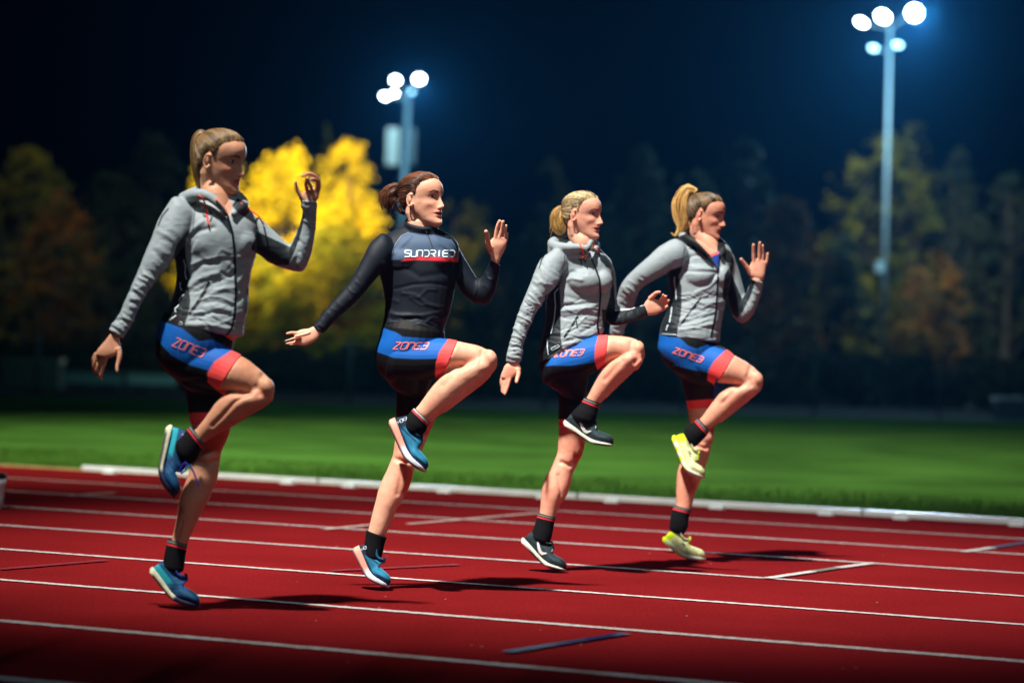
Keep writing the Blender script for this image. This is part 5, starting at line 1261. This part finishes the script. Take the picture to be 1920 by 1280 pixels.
D3 = dict(hcrop=Crop(1020, 340, 10.67), ear=(612, 690), yaw=29, pitch=2, hs=.94, roll=0, hdz=-.075, skin=L(228, 162, 136), lips=L(176, 80, 76), brow=L(120, 82, 54), mouth=.004, nose=1.15,
    neck=[(572, 400, -.02, .050), (585, 450, -.015, .046)], torso=torso3, torso_dz=(0, 0, -.01, -.02, -.03), torso_r=(.6, .55, .62, .66, .7, .68, .72, .76, .8, .9, .95),
    armR=armR3, armR_dz=(-.08, -.12, -.15, -.17, -.18), armL=armL3, armL_dz=(.03, .05, .04, -.03, -.10),
    pelvis=[(285, 120, 470, 90), (250, 180, 490, 150), (242, 240, 485, 230), (258, 292, 478, 300), (295, 330, 470, 345), (330, 350, 465, 380)], pelvis_dz=(-.02, -.02),
    thighR=[(330, 130, 275, 312), (400, 100, 370, 300), (465, 84, 450, 285), (530, 75, 518, 250), (575, 72, 556, 222)], thighR_dz=(-.06, -.11),
    kneeR=[(500, 80, 490, 255), (560, 77, 548, 222), (620, 75, 598, 198), (680, 82, 650, 195), (722, 98, 680, 212), (746, 128, 700, 245)], kneeR_dz=(-.10, -.13),
    shankR=[(630, 180, 755, 150), (598, 195, 752, 185), (562, 218, 705, 245), (530, 258, 655, 290), (507, 303, 612, 330), (486, 348, 573, 370), (470, 378, 537, 410), (458, 395, 515, 432)], shankR_dz=(-.13, -.10),
    thighL=[(332, 330, 470, 350), (334, 400, 478, 410), (334, 455, 480, 462), (334, 500, 480, 505), (334, 521, 479, 526)], thighL_dz=(.02, .05),
    kneeL=[(336, 480, 478, 490), (332, 530, 474, 540), (328, 600, 463, 605), (324, 650, 452, 655), (310, 690, 428, 705), (288, 735, 404, 750)], kneeL_dz=(.05, .05),
    shankL=[(322, 660, 446, 665), (303, 705, 412, 722), (270, 765, 396, 785), (252, 820, 386, 825), (246, 865, 368, 868), (243, 905, 342, 905), (238, 945, 318, 960), (226, 980, 308, 995)], shankL_dz=(.05, .02),
    blobs=[(722, 140, 32, 40, -.150, .035, 0), (385, 660, 40, 38, .03, .035), (590, 250, 66, 34, -.12, .05, 42)],
    muscle=[([(690, 110), (680, 160), (700, 205)], -.003, 14), ([(735, 200), (660, 275), (560, 375)], .003, 12), ([(640, 200), (560, 290)], -.0025, 16), ([(345, 695), (385, 712), (425, 690)], -.004, 12), ([(330, 760), (345, 850), (330, 930)], -.003, 12)],
    hands=[(hR, [(355, 190, 690, 210), (350, 280, 700, 300), (300, 360, 735, 400), (245, 490, 725, 520), (205, 600, 600, 640), (200, 660, 500, 690)], (-.18, -.19), (.66, .42, .36, .34), [
                ([(455, 640), (410, 820), (365, 980), (305, 1130)], 56, 40, -.19, -.20), ([(380, 650), (325, 830), (290, 960), (262, 1090)], 54, 38, -.19, -.19), ([(300, 640), (250, 800), (230, 930), (228, 1080)], 52, 36, -.185, -.18),
                ([(245, 630), (215, 740), (200, 830), (198, 910)], 46, 34, -.175, -.165), ([(660, 440), (670, 590), (640, 700), (620, 800)], 70, 54, -.20, -.235)]),
           (hL, [(130, 760, 250, 1060), (250, 640, 350, 1010), (330, 560, 460, 980), (440, 450, 640, 960), (570, 480, 760, 900), (700, 520, 830, 840)], (-.10, -.11), (.6, .42, .36, .34), [
                ([(740, 560), (810, 500), (850, 430), (852, 370)], 52, 42, -.11, -.14), ([(790, 630), (870, 550), (920, 480), (938, 410)], 54, 42, -.11, -.14), ([(800, 720), (890, 650), (970, 590), (1022, 530)], 54, 42, -.105, -.135),
                ([(750, 850), (840, 810), (910, 760), (978, 705)], 50, 40, -.10, -.125), ([(450, 480), (560, 385), (650, 310), (745, 285)], 76, 50, -.11, -.15)])],
    top_name='jacket', top_mat=m_jacket, top_base=GREY, tblobs=[(575, 650, 105, 80, -.085, .055), (690, 650, 60, 75, -.06, .05)],
    hood=[([(612, 460), (560, 440), (470, 440), (395, 430), (385, 410), (430, 395), (520, 385), (610, 400), (655, 430), (630, 460)], [-.12, -.12, -.10, -.05, .02, .08, .10, .07, -.02, -.10], [16, 22, 28, 32, 34, 32, 30, 28, 20, 14]),
          ([(600, 445), (612, 415), (620, 400)], [-.13, -.12, -.10], [14, 18, 16]), ([(600, 490), (530, 475), (450, 465), (395, 462), (400, 450)], [-.09, -.08, -.06, -.02, .03], [34, 40, 46, 44, 40])],
    top_regions=[([(445, 600), (422, 680), (430, 760), (430, 900), (432, 1000), (442, 1055), (360, 1115), (330, 1150), (310, 1190), (285, 1100), (312, 980), (325, 850), (335, 740), (380, 700)], DARKP),
                 ([(690, 820), (770, 832), (850, 825), (960, 780), (990, 870), (870, 912), (690, 935)], DARKP), ([(745, 600), (745, 660), (735, 740), (700, 850), (700, 930), (760, 900), (768, 780), (758, 680)], DARKP),
                 ([(665, 475), (710, 490), (750, 540), (745, 580), (715, 560), (675, 520)], DARKP*1.3), ([(500, 360), (600, 370), (610, 396), (540, 395), (440, 388)], BLACK)],
    top_lines=[('zip', [(600, 445), (612, 490), (642, 560), (670, 640), (676, 720), (667, 830), (656, 920), (666, 985)], 3.4, (10, 16, 26)), ('pocket_zip', [(536, 860), (500, 920), (452, 990)], 3.0, (14, 22, 30)), ('pocket_zip', [(526, 884), (534, 938)], 2.0, (14, 22, 30)),
               ('piping', [(418, 690), (395, 722), (400, 800), (393, 880), (372, 970)], 1.7, (196, 214, 220)), ('piping', [(352, 1000), (350, 1050), (356, 1100)], 1.7, (196, 214, 220)), ('piping', [(372, 1062), (415, 1038), (424, 1050), (380, 1072), (372, 1062)], 1.3, (170, 188, 194)),
               ('piping', [(765, 828), (850, 822), (940, 795)], 2.2, (205, 220, 224)),
               ('seam', [(455, 470), (452, 520), (440, 600)], .9, (84, 92, 98)), ('seam', [(750, 580), (752, 650)], .9, (60, 70, 76)), ('seam', [(440, 1000), (520, 990), (650, 985)], .7, (90, 100, 104)),
               ('reflective_mark', [(345, 470), (315, 515), (300, 565)], 1.4, (30, 36, 40)), ('emblem', [(540, 505), (560, 525), (556, 550)], 3.2, (24, 30, 32), True), ('emblem', [(560, 510), (585, 520), (578, 540)], 3.0, (24, 30, 32), True), ('emblem', [(700, 540), (712, 552)], 2.0, (40, 50, 54))],
    cords=[([(548, 418), (562, 445), (570, 480), (580, 505)], [.004, .003, .002, .003], .0034, (250, 84, 50)), ([(565, 500), (592, 490)], [.003, .003], .0028, (250, 84, 50)), ([(640, 430), (655, 455), (668, 475)], [.003, .003, .003], .0034, (250, 84, 50))],
    folds=[([(440, 620), (500, 590), (580, 600)], -.006, 12), ([(445, 650), (500, 630), (560, 640)], .005, 11), ([(440, 740), (540, 760), (650, 735)], -.004, 16), ([(440, 800), (540, 790), (640, 770)], -.005, 12), ([(440, 830), (540, 820), (640, 800)], .005, 12), ([(450, 870), (560, 850), (650, 860)], -.004, 12),
           ([(560, 960), (620, 930), (660, 900)], -.005, 12), ([(440, 1020), (520, 1000), (640, 1000)], -.006, 11), ([(560, 580), (620, 600)], -.003, 14), ([(680, 860), (700, 780), (730, 700)], -.005, 12)]
          + auto_folds(armR3[4:], 24, 0, .0045, 8, 13) + auto_folds(armR3[1:5], 7, 0, .003, 12, 14) + auto_folds(armL3[6:], 6, 0, .003, 9, 15) + auto_folds(torso3[5:], 20, 0, .0022, 7, 29, curve=.3),
    short_regions=[([(270, 225), (300, 180), (330, 130), (420, 90), (532, 70), (514, 130), (512, 206), (400, 223), (300, 222)], BLUE), ([(530, 66), (612, 60), (600, 140), (590, 220), (566, 250), (525, 252), (508, 195), (512, 130)], CORAL), ([(320, 484), (500, 488), (500, 545), (320, 540)], CORAL*.95)],
    text=(Crop(920, 330, 3.283), (387, 1114), (178, -13), (18, -36)),
    socks=[([(462, 378, 540, 410), (440, 410, 525, 440), (410, 440, 520, 468), (395, 460, 510, 500)], (-.10, -.10), STR), ([(234, 942, 320, 964), (222, 985, 308, 1005), (208, 1025, 300, 1050), (200, 1055, 290, 1085)], (.02, .01), STR)],
    shoes=[('shoe', (976, 1016), (1019, 1061), (1059, 1072), (.02, -.02), st_dark(), 1.0, 0, 0), ('shoe', (1056, 797), (1106, 832), (1149, 838), (-.09, -.12), st_dark(), 1.0, 0, 0)],
    hair=(L(104, 86, 54), L(214, 192, 144), (-.094, 0, .012), [(448, 200), (424, 215), (412, 262), (424, 322), (442, 362)], [28, 56, 84, 84, 44], [0, 0, 0, 0, 0], (120, 104, 80)), hair_k=dict(seed=8, curl=.1, tail_col=(L(168, 128, 66), L(232, 196, 128))))
b3 = build_person(P3, D3)

# ------------------------------------------------------------------ fourth runner
P4 = Person((1306, 1053), 'woman at the right in grey jacket with black collar and lime yellow shoes', (1130, 330, 3.46), (1180, 600, 2.723))
hR, hL = Crop(1138, 597, 13.5), Crop(1370, 440, 12.8)
armR4 = [(470, 405, 540, 570), (398, 436, 462, 610), (310, 508, 380, 652), (228, 582, 302, 696), (160, 648, 245, 738), (118, 705, 222, 785), (95, 775, 208, 830), (78, 845, 188, 885), (62, 920, 165, 945), (48, 980, 145, 985), (44, 1030, 136, 1030)]
armL4 = [(800, 480, 770, 640), (842, 500, 795, 700), (872, 580, 800, 770), (900, 670, 818, 850), (915, 745, 850, 915), (926, 770, 905, 955), (938, 745, 968, 912), (948, 715, 1005, 830), (954, 690, 1030, 755), (950, 665, 1043, 690)]
torso4 = [(610, 400, 780, 430), (500, 420, 825, 465), (440, 470, 846, 530), (432, 560, 842, 600), (420, 640, 832, 665), (434, 735, 815, 750), (436, 815, 797, 825), (405, 895, 780, 900), (378, 970, 768, 985), (369, 1030, 762, 1075)]
D4 = dict(hcrop=Crop(1240, 340, 9.14), ear=(668, 590), yaw=24, pitch=10, hs=.95, roll=0, hdz=-.075, skin=L(218, 154, 128), lips=L(150, 62, 64), brow=L(50, 34, 26), nose=1.1,
    neck=[(680, 430, -.02, .048), (712, 500, -.03, .044)], torso=torso4, torso_dz=(0, 0, -.01, -.02, -.03), torso_r=(.6, .52, .58, .64, .68, .74, .76, .8, .86, .9),
    armR=armR4, armR_dz=(-.08, -.10, -.06, 0, .04), armL=armL4, armL_dz=(.03, .05, .04, 0, -.05),
    pelvis=[(155, 55, 440, 100), (150, 100, 450, 135), (146, 145, 440, 180), (165, 195, 430, 235), (205, 245, 440, 290), (250, 280, 455, 325)], pelvis_dz=(-.02, -.02),
    thighR=[(300, 105, 225, 262), (375, 118, 308, 278), (440, 130, 368, 292), (492, 148, 410, 308), (532, 176, 443, 320)], thighR_dz=(-.06, -.11),
    kneeR=[(450, 136, 380, 292), (500, 156, 425, 308), (560, 190, 490, 325), (615, 222, 550, 334), (652, 252, 590, 348), (672, 285, 602, 375)], kneeR_dz=(-.10, -.13),
    shankR=[(572, 320, 684, 305), (556, 336, 678, 345), (505, 342, 632, 388), (466, 368, 577, 432), (433, 408, 522, 475), (402, 448, 468, 517), (376, 486, 427, 545), (358, 504, 404, 562)], shankR_dz=(-.13, -.10),
    thighL=[(255, 275, 475, 310), (268, 325, 482, 350), (282, 375, 455, 392), (292, 420, 428, 418), (297, 452, 420, 444)], thighL_dz=(.02, .06),
    kneeL=[(292, 405, 430, 405), (298, 450, 424, 448), (303, 500, 430, 500), (308, 550, 434, 560), (306, 600, 430, 612), (296, 650, 416, 655), (278, 695, 402, 700)], kneeL_dz=(.05, .05),
    shankL=[(300, 630, 422, 630), (284, 680, 408, 690), (262, 725, 394, 730), (246, 770, 380, 770), (240, 825, 362, 825), (238, 880, 338, 882), (238, 940, 318, 955), (222, 985, 308, 995)], shankL_dz=(.05, .02),
    blobs=[(652, 300, 32, 42, -.150, .035, 20), (385, 600, 42, 40, .03, .035), (495, 390, 66, 32, -.12, .05, 40)],
    muscle=[([(620, 240), (605, 290), (620, 330)], -.003, 14), ([(660, 355), (580, 430), (470, 515)], .003, 12), ([(555, 340), (480, 420)], -.0025, 16), ([(340, 640), (385, 655), (420, 635)], -.004, 12)],
    hands=[(hR, [(90, 380, 400, 385), (100, 430, 390, 440), (80, 500, 400, 510), (70, 600, 400, 620), (90, 720, 380, 730)], (.05, .05), (.7, .42, .36, .34), [
                ([(340, 700), (330, 850), (300, 1010)], 50, 36, .04, .03), ([(270, 710), (260, 880), (240, 1040)], 50, 36, .045, .035), ([(190, 710), (180, 860), (170, 1000)], 48, 34, .05, .05), ([(125, 690), (110, 800), (105, 900)], 44, 32, .055, .06), ([(370, 560), (420, 680), (410, 800)], 60, 44, .04, .0)]),
           (hL, [(560, 1190, 780, 1200), (540, 1090, 800, 1100), (440, 980, 815, 1000), (390, 890, 835, 880), (440, 770, 845, 760), (505, 640, 835, 660), (520, 600, 800, 630)], (-.05, -.06), (.8, .6, .42, .36, .34), [
                ([(560, 660), (552, 480), (550, 360), (550, 245)], 48, 36, -.06, -.09), ([(680, 650), (692, 460), (695, 320), (700, 195)], 48, 36, -.06, -.09), ([(755, 680), (768, 500), (768, 380), (765, 265)], 46, 34, -.055, -.08),
                ([(820, 760), (860, 650), (880, 540), (888, 455)], 40, 32, -.05, -.065), ([(460, 900), (380, 770), (310, 670), (252, 590)], 66, 40, -.06, -.09)])],
    top_name='jacket', top_mat=m_jacket, top_base=GREY, tblobs=[(630, 650, 100, 80, -.085, .055), (780, 650, 55, 75, -.06, .05)],
    hood=[([(700, 520), (650, 470), (600, 430), (545, 405), (520, 395), (560, 385), (640, 385), (720, 400), (775, 430), (790, 470), (765, 520)], [-.13, -.12, -.10, -.06, .0, .06, .10, .10, .04, -.04, -.10], [12, 20, 24, 28, 30, 30, 28, 24, 20, 16, 12])],
    top_regions=[([(520, 585), (492, 650), (512, 720), (512, 850), (492, 970), (482, 1040), (355, 1040), (365, 960), (415, 870), (425, 800), (415, 740), (405, 640), (440, 605)], DARKP),
                 ([(850, 550), (838, 640), (905, 797), (950, 725), (955, 660), (990, 680), (965, 770), (910, 880), (872, 920), (820, 880), (780, 780), (790, 640)], DARKP),
                 ([(470, 405), (560, 362), (600, 400), (640, 445), (700, 510), (750, 610), (690, 550), (610, 470), (585, 452), (530, 432)], BLACK), ([(740, 400), (790, 400), (800, 480), (770, 520), (750, 600), (745, 500)], BLACK), ([(765, 500), (800, 470), (845, 500), (850, 570), (800, 560)], DARKP*1.2),
                 ([(600, 410), (720, 410), (745, 500), (702, 522), (640, 452)], np.array(L(205, 145, 120))), ([(700, 512), (755, 490), (760, 500), (752, 605), (715, 545)], np.array(L(22, 62, 150))), ([(696, 512), (752, 488), (756, 500), (706, 524)], np.array(L(226, 90, 84)))],
    top_lines=[('zip', [(700, 540), (750, 612), (744, 720), (736, 850), (722, 950), (700, 1045)], 3.2, (10, 14, 22)), ('zip', [(757, 500), (752, 612)], 2.4, (14, 18, 26)), ('pocket_zip', [(636, 790), (580, 862), (496, 975)], 3.0, (14, 20, 28)),
               ('piping', [(468, 655), (466, 690), (476, 740), (478, 800)], 1.8, (190, 208, 216)), ('piping', [(450, 850), (446, 890), (434, 950)], 1.8, (190, 208, 216)), ('piping', [(425, 965), (412, 1000)], 1.8, (190, 208, 216)), ('piping', [(385, 1022), (480, 1030)], 1.4, (170, 186, 196)),
               ('piping', [(842, 500), (868, 570), (895, 660), (915, 745)], 1.8, (186, 206, 212)),
               ('emblem', [(535, 440), (580, 452), (600, 470), (560, 470)], 4.4, (18, 22, 20), True), ('emblem', [(600, 455), (604, 500)], 3.4, (16, 20, 20), True), ('emblem', [(818, 570), (835, 585)], 2.4, (50, 60, 64)),
               ('seam', [(530, 460), (520, 520), (505, 600)], .9, (84, 92, 98)), ('seam', [(480, 1010), (600, 1030), (700, 1040)], .7, (80, 90, 94))],
    folds=[([(510, 610), (600, 620), (740, 620)], -.005, 12), ([(540, 580), (640, 600), (745, 612)], .005, 11), ([(640, 700), (700, 680), (745, 630)], -.006, 11), ([(600, 760), (690, 720), (745, 660)], .005, 12), ([(760, 700), (790, 760), (800, 800)], -.005, 12), ([(520, 820), (600, 800), (720, 790)], -.005, 12),
           ([(540, 560), (580, 520), (640, 510)], -.005, 12), ([(500, 960), (600, 930), (720, 900)], -.006, 12), ([(500, 1000), (600, 985), (710, 960)], .006, 11), ([(520, 880), (620, 870), (720, 850)], -.004, 13), ([(740, 960), (760, 1010), (755, 1060)], -.006, 10)]
          + auto_folds(armR4[3:], 14, 0, .0035, 10, 23) + auto_folds(armL4[4:], 6, 0, .003, 9, 25) + auto_folds(torso4[5:], 20, 0, .0024, 7, 39, curve=.3),
    short_regions=[([(140, 60), (200, 85), (255, 88), (300, 130), (342, 145), (402, 124), (500, 156), (432, 210), (403, 270), (330, 255), (250, 236), (180, 192), (140, 135)], BLUE), ([(495, 150), (560, 160), (540, 220), (500, 290), (452, 345), (398, 306), (402, 262), (430, 212)], CORAL),
                   ([(280, 412), (430, 402), (440, 460), (286, 464)], CORAL*.9), ([(440, 300), (495, 300), (490, 365), (440, 395), (430, 400), (432, 350)], BLUE*.8)],
    text=(Crop(1130, 330, 3.46), (450, 1143), (190, 66), (22, -32)),
    socks=[([(352, 502, 408, 566), (322, 525, 395, 588), (290, 545, 372, 612), (280, 565, 345, 640)], (-.10, -.10), STR), ([(230, 943, 318, 966), (214, 990, 302, 1008), (208, 1035, 298, 1050), (205, 1055, 285, 1082)], (.02, .01), STR)],
    shoes=[('shoe', (1241, 1014), (1278, 1046), (1321, 1051), (.02, -.02), st_lime(), 1.0, 0, 0), ('shoe', (1258, 822), (1283, 884), (1318, 899), (-.09, -.13), st_lime(), 1.0, 0, .1)],
    hair=(L(44, 34, 24), L(140, 112, 76), (-.075, 0, .082), [(606, 78), (560, 88), (524, 126), (508, 186), (512, 246), (520, 300), (508, 352), (494, 384)], [34, 60, 84, 98, 95, 74, 48, 20], [0]*8, (190, 160, 110)), hair_k=dict(seed=11, locks=[([(532.0, 106.5), (482.8, 136.8), (458.2, 178.5), (456.3, 231.4), (465.8, 280.7), (480.9, 322.3)], [16, 22, 20, 16, 14, 4]), ([(505.5, 322.3), (490.4, 360.2), (467.7, 386.7), (441.2, 363.9)], [30, 22, 12, 3]), ([(543.4, 246.6), (558.5, 299.6), (543.4, 337.4), (524.5, 360.2)], [24, 20, 14, 4])], curl=.35, tail_col=(L(150, 104, 46), L(238, 196, 120)), loose=40))
b4 = build_person(P4, D4)
# ================================================================== beams of the two masts, then the night air
spot('lamp_beam', tuple(t2+[0.9, -.6, .3]), (0.2, 11, .8), 60000, 6, .9, (.6, .82, 1.0), .5)
spot('lamp_beam', tuple(t1+[.2, -.6, .1]), (0.0, 11, .8), 24000, 5, .9, (.6, .82, 1.0), .5)
for t_, e_, q in ((t1, 2600, m1), (t2, 7500, m2)):
    l = bpy.data.lights.new('lamp_spill', 'POINT'); l.energy = e_; l.color = (.40, .78, 1.0); l.shadow_soft_size = .3
    o = bpy.data.objects.new('lamp_spill', l); COL.objects.link(o); o.location = tuple(np.array(t_)+[.6, -4.2, -.2])
HAZE = True
if HAZE:
    mb = MB(); mb.box((0, 120, 30), (300, 420, 64))
    mh = bpy.data.materials.new('haze air'); mh.use_nodes = True; nt = mh.node_tree
    nt.nodes.remove(nt.nodes['Principled BSDF']); v = nt.nodes.new('ShaderNodeVolumePrincipled')
    v.inputs['Color'].default_value = (.06, .40, .95, 1); v.inputs['Density'].default_value = .0002; v.inputs['Anisotropy'].default_value = .8
    nt.links.new(v.outputs[0], nt.nodes['Material Output'].inputs['Volume'])
    o = mb.build('haze', mh); tag(o, 'thin damp night air glowing around the floodlights', 'haze', kind='stuff')
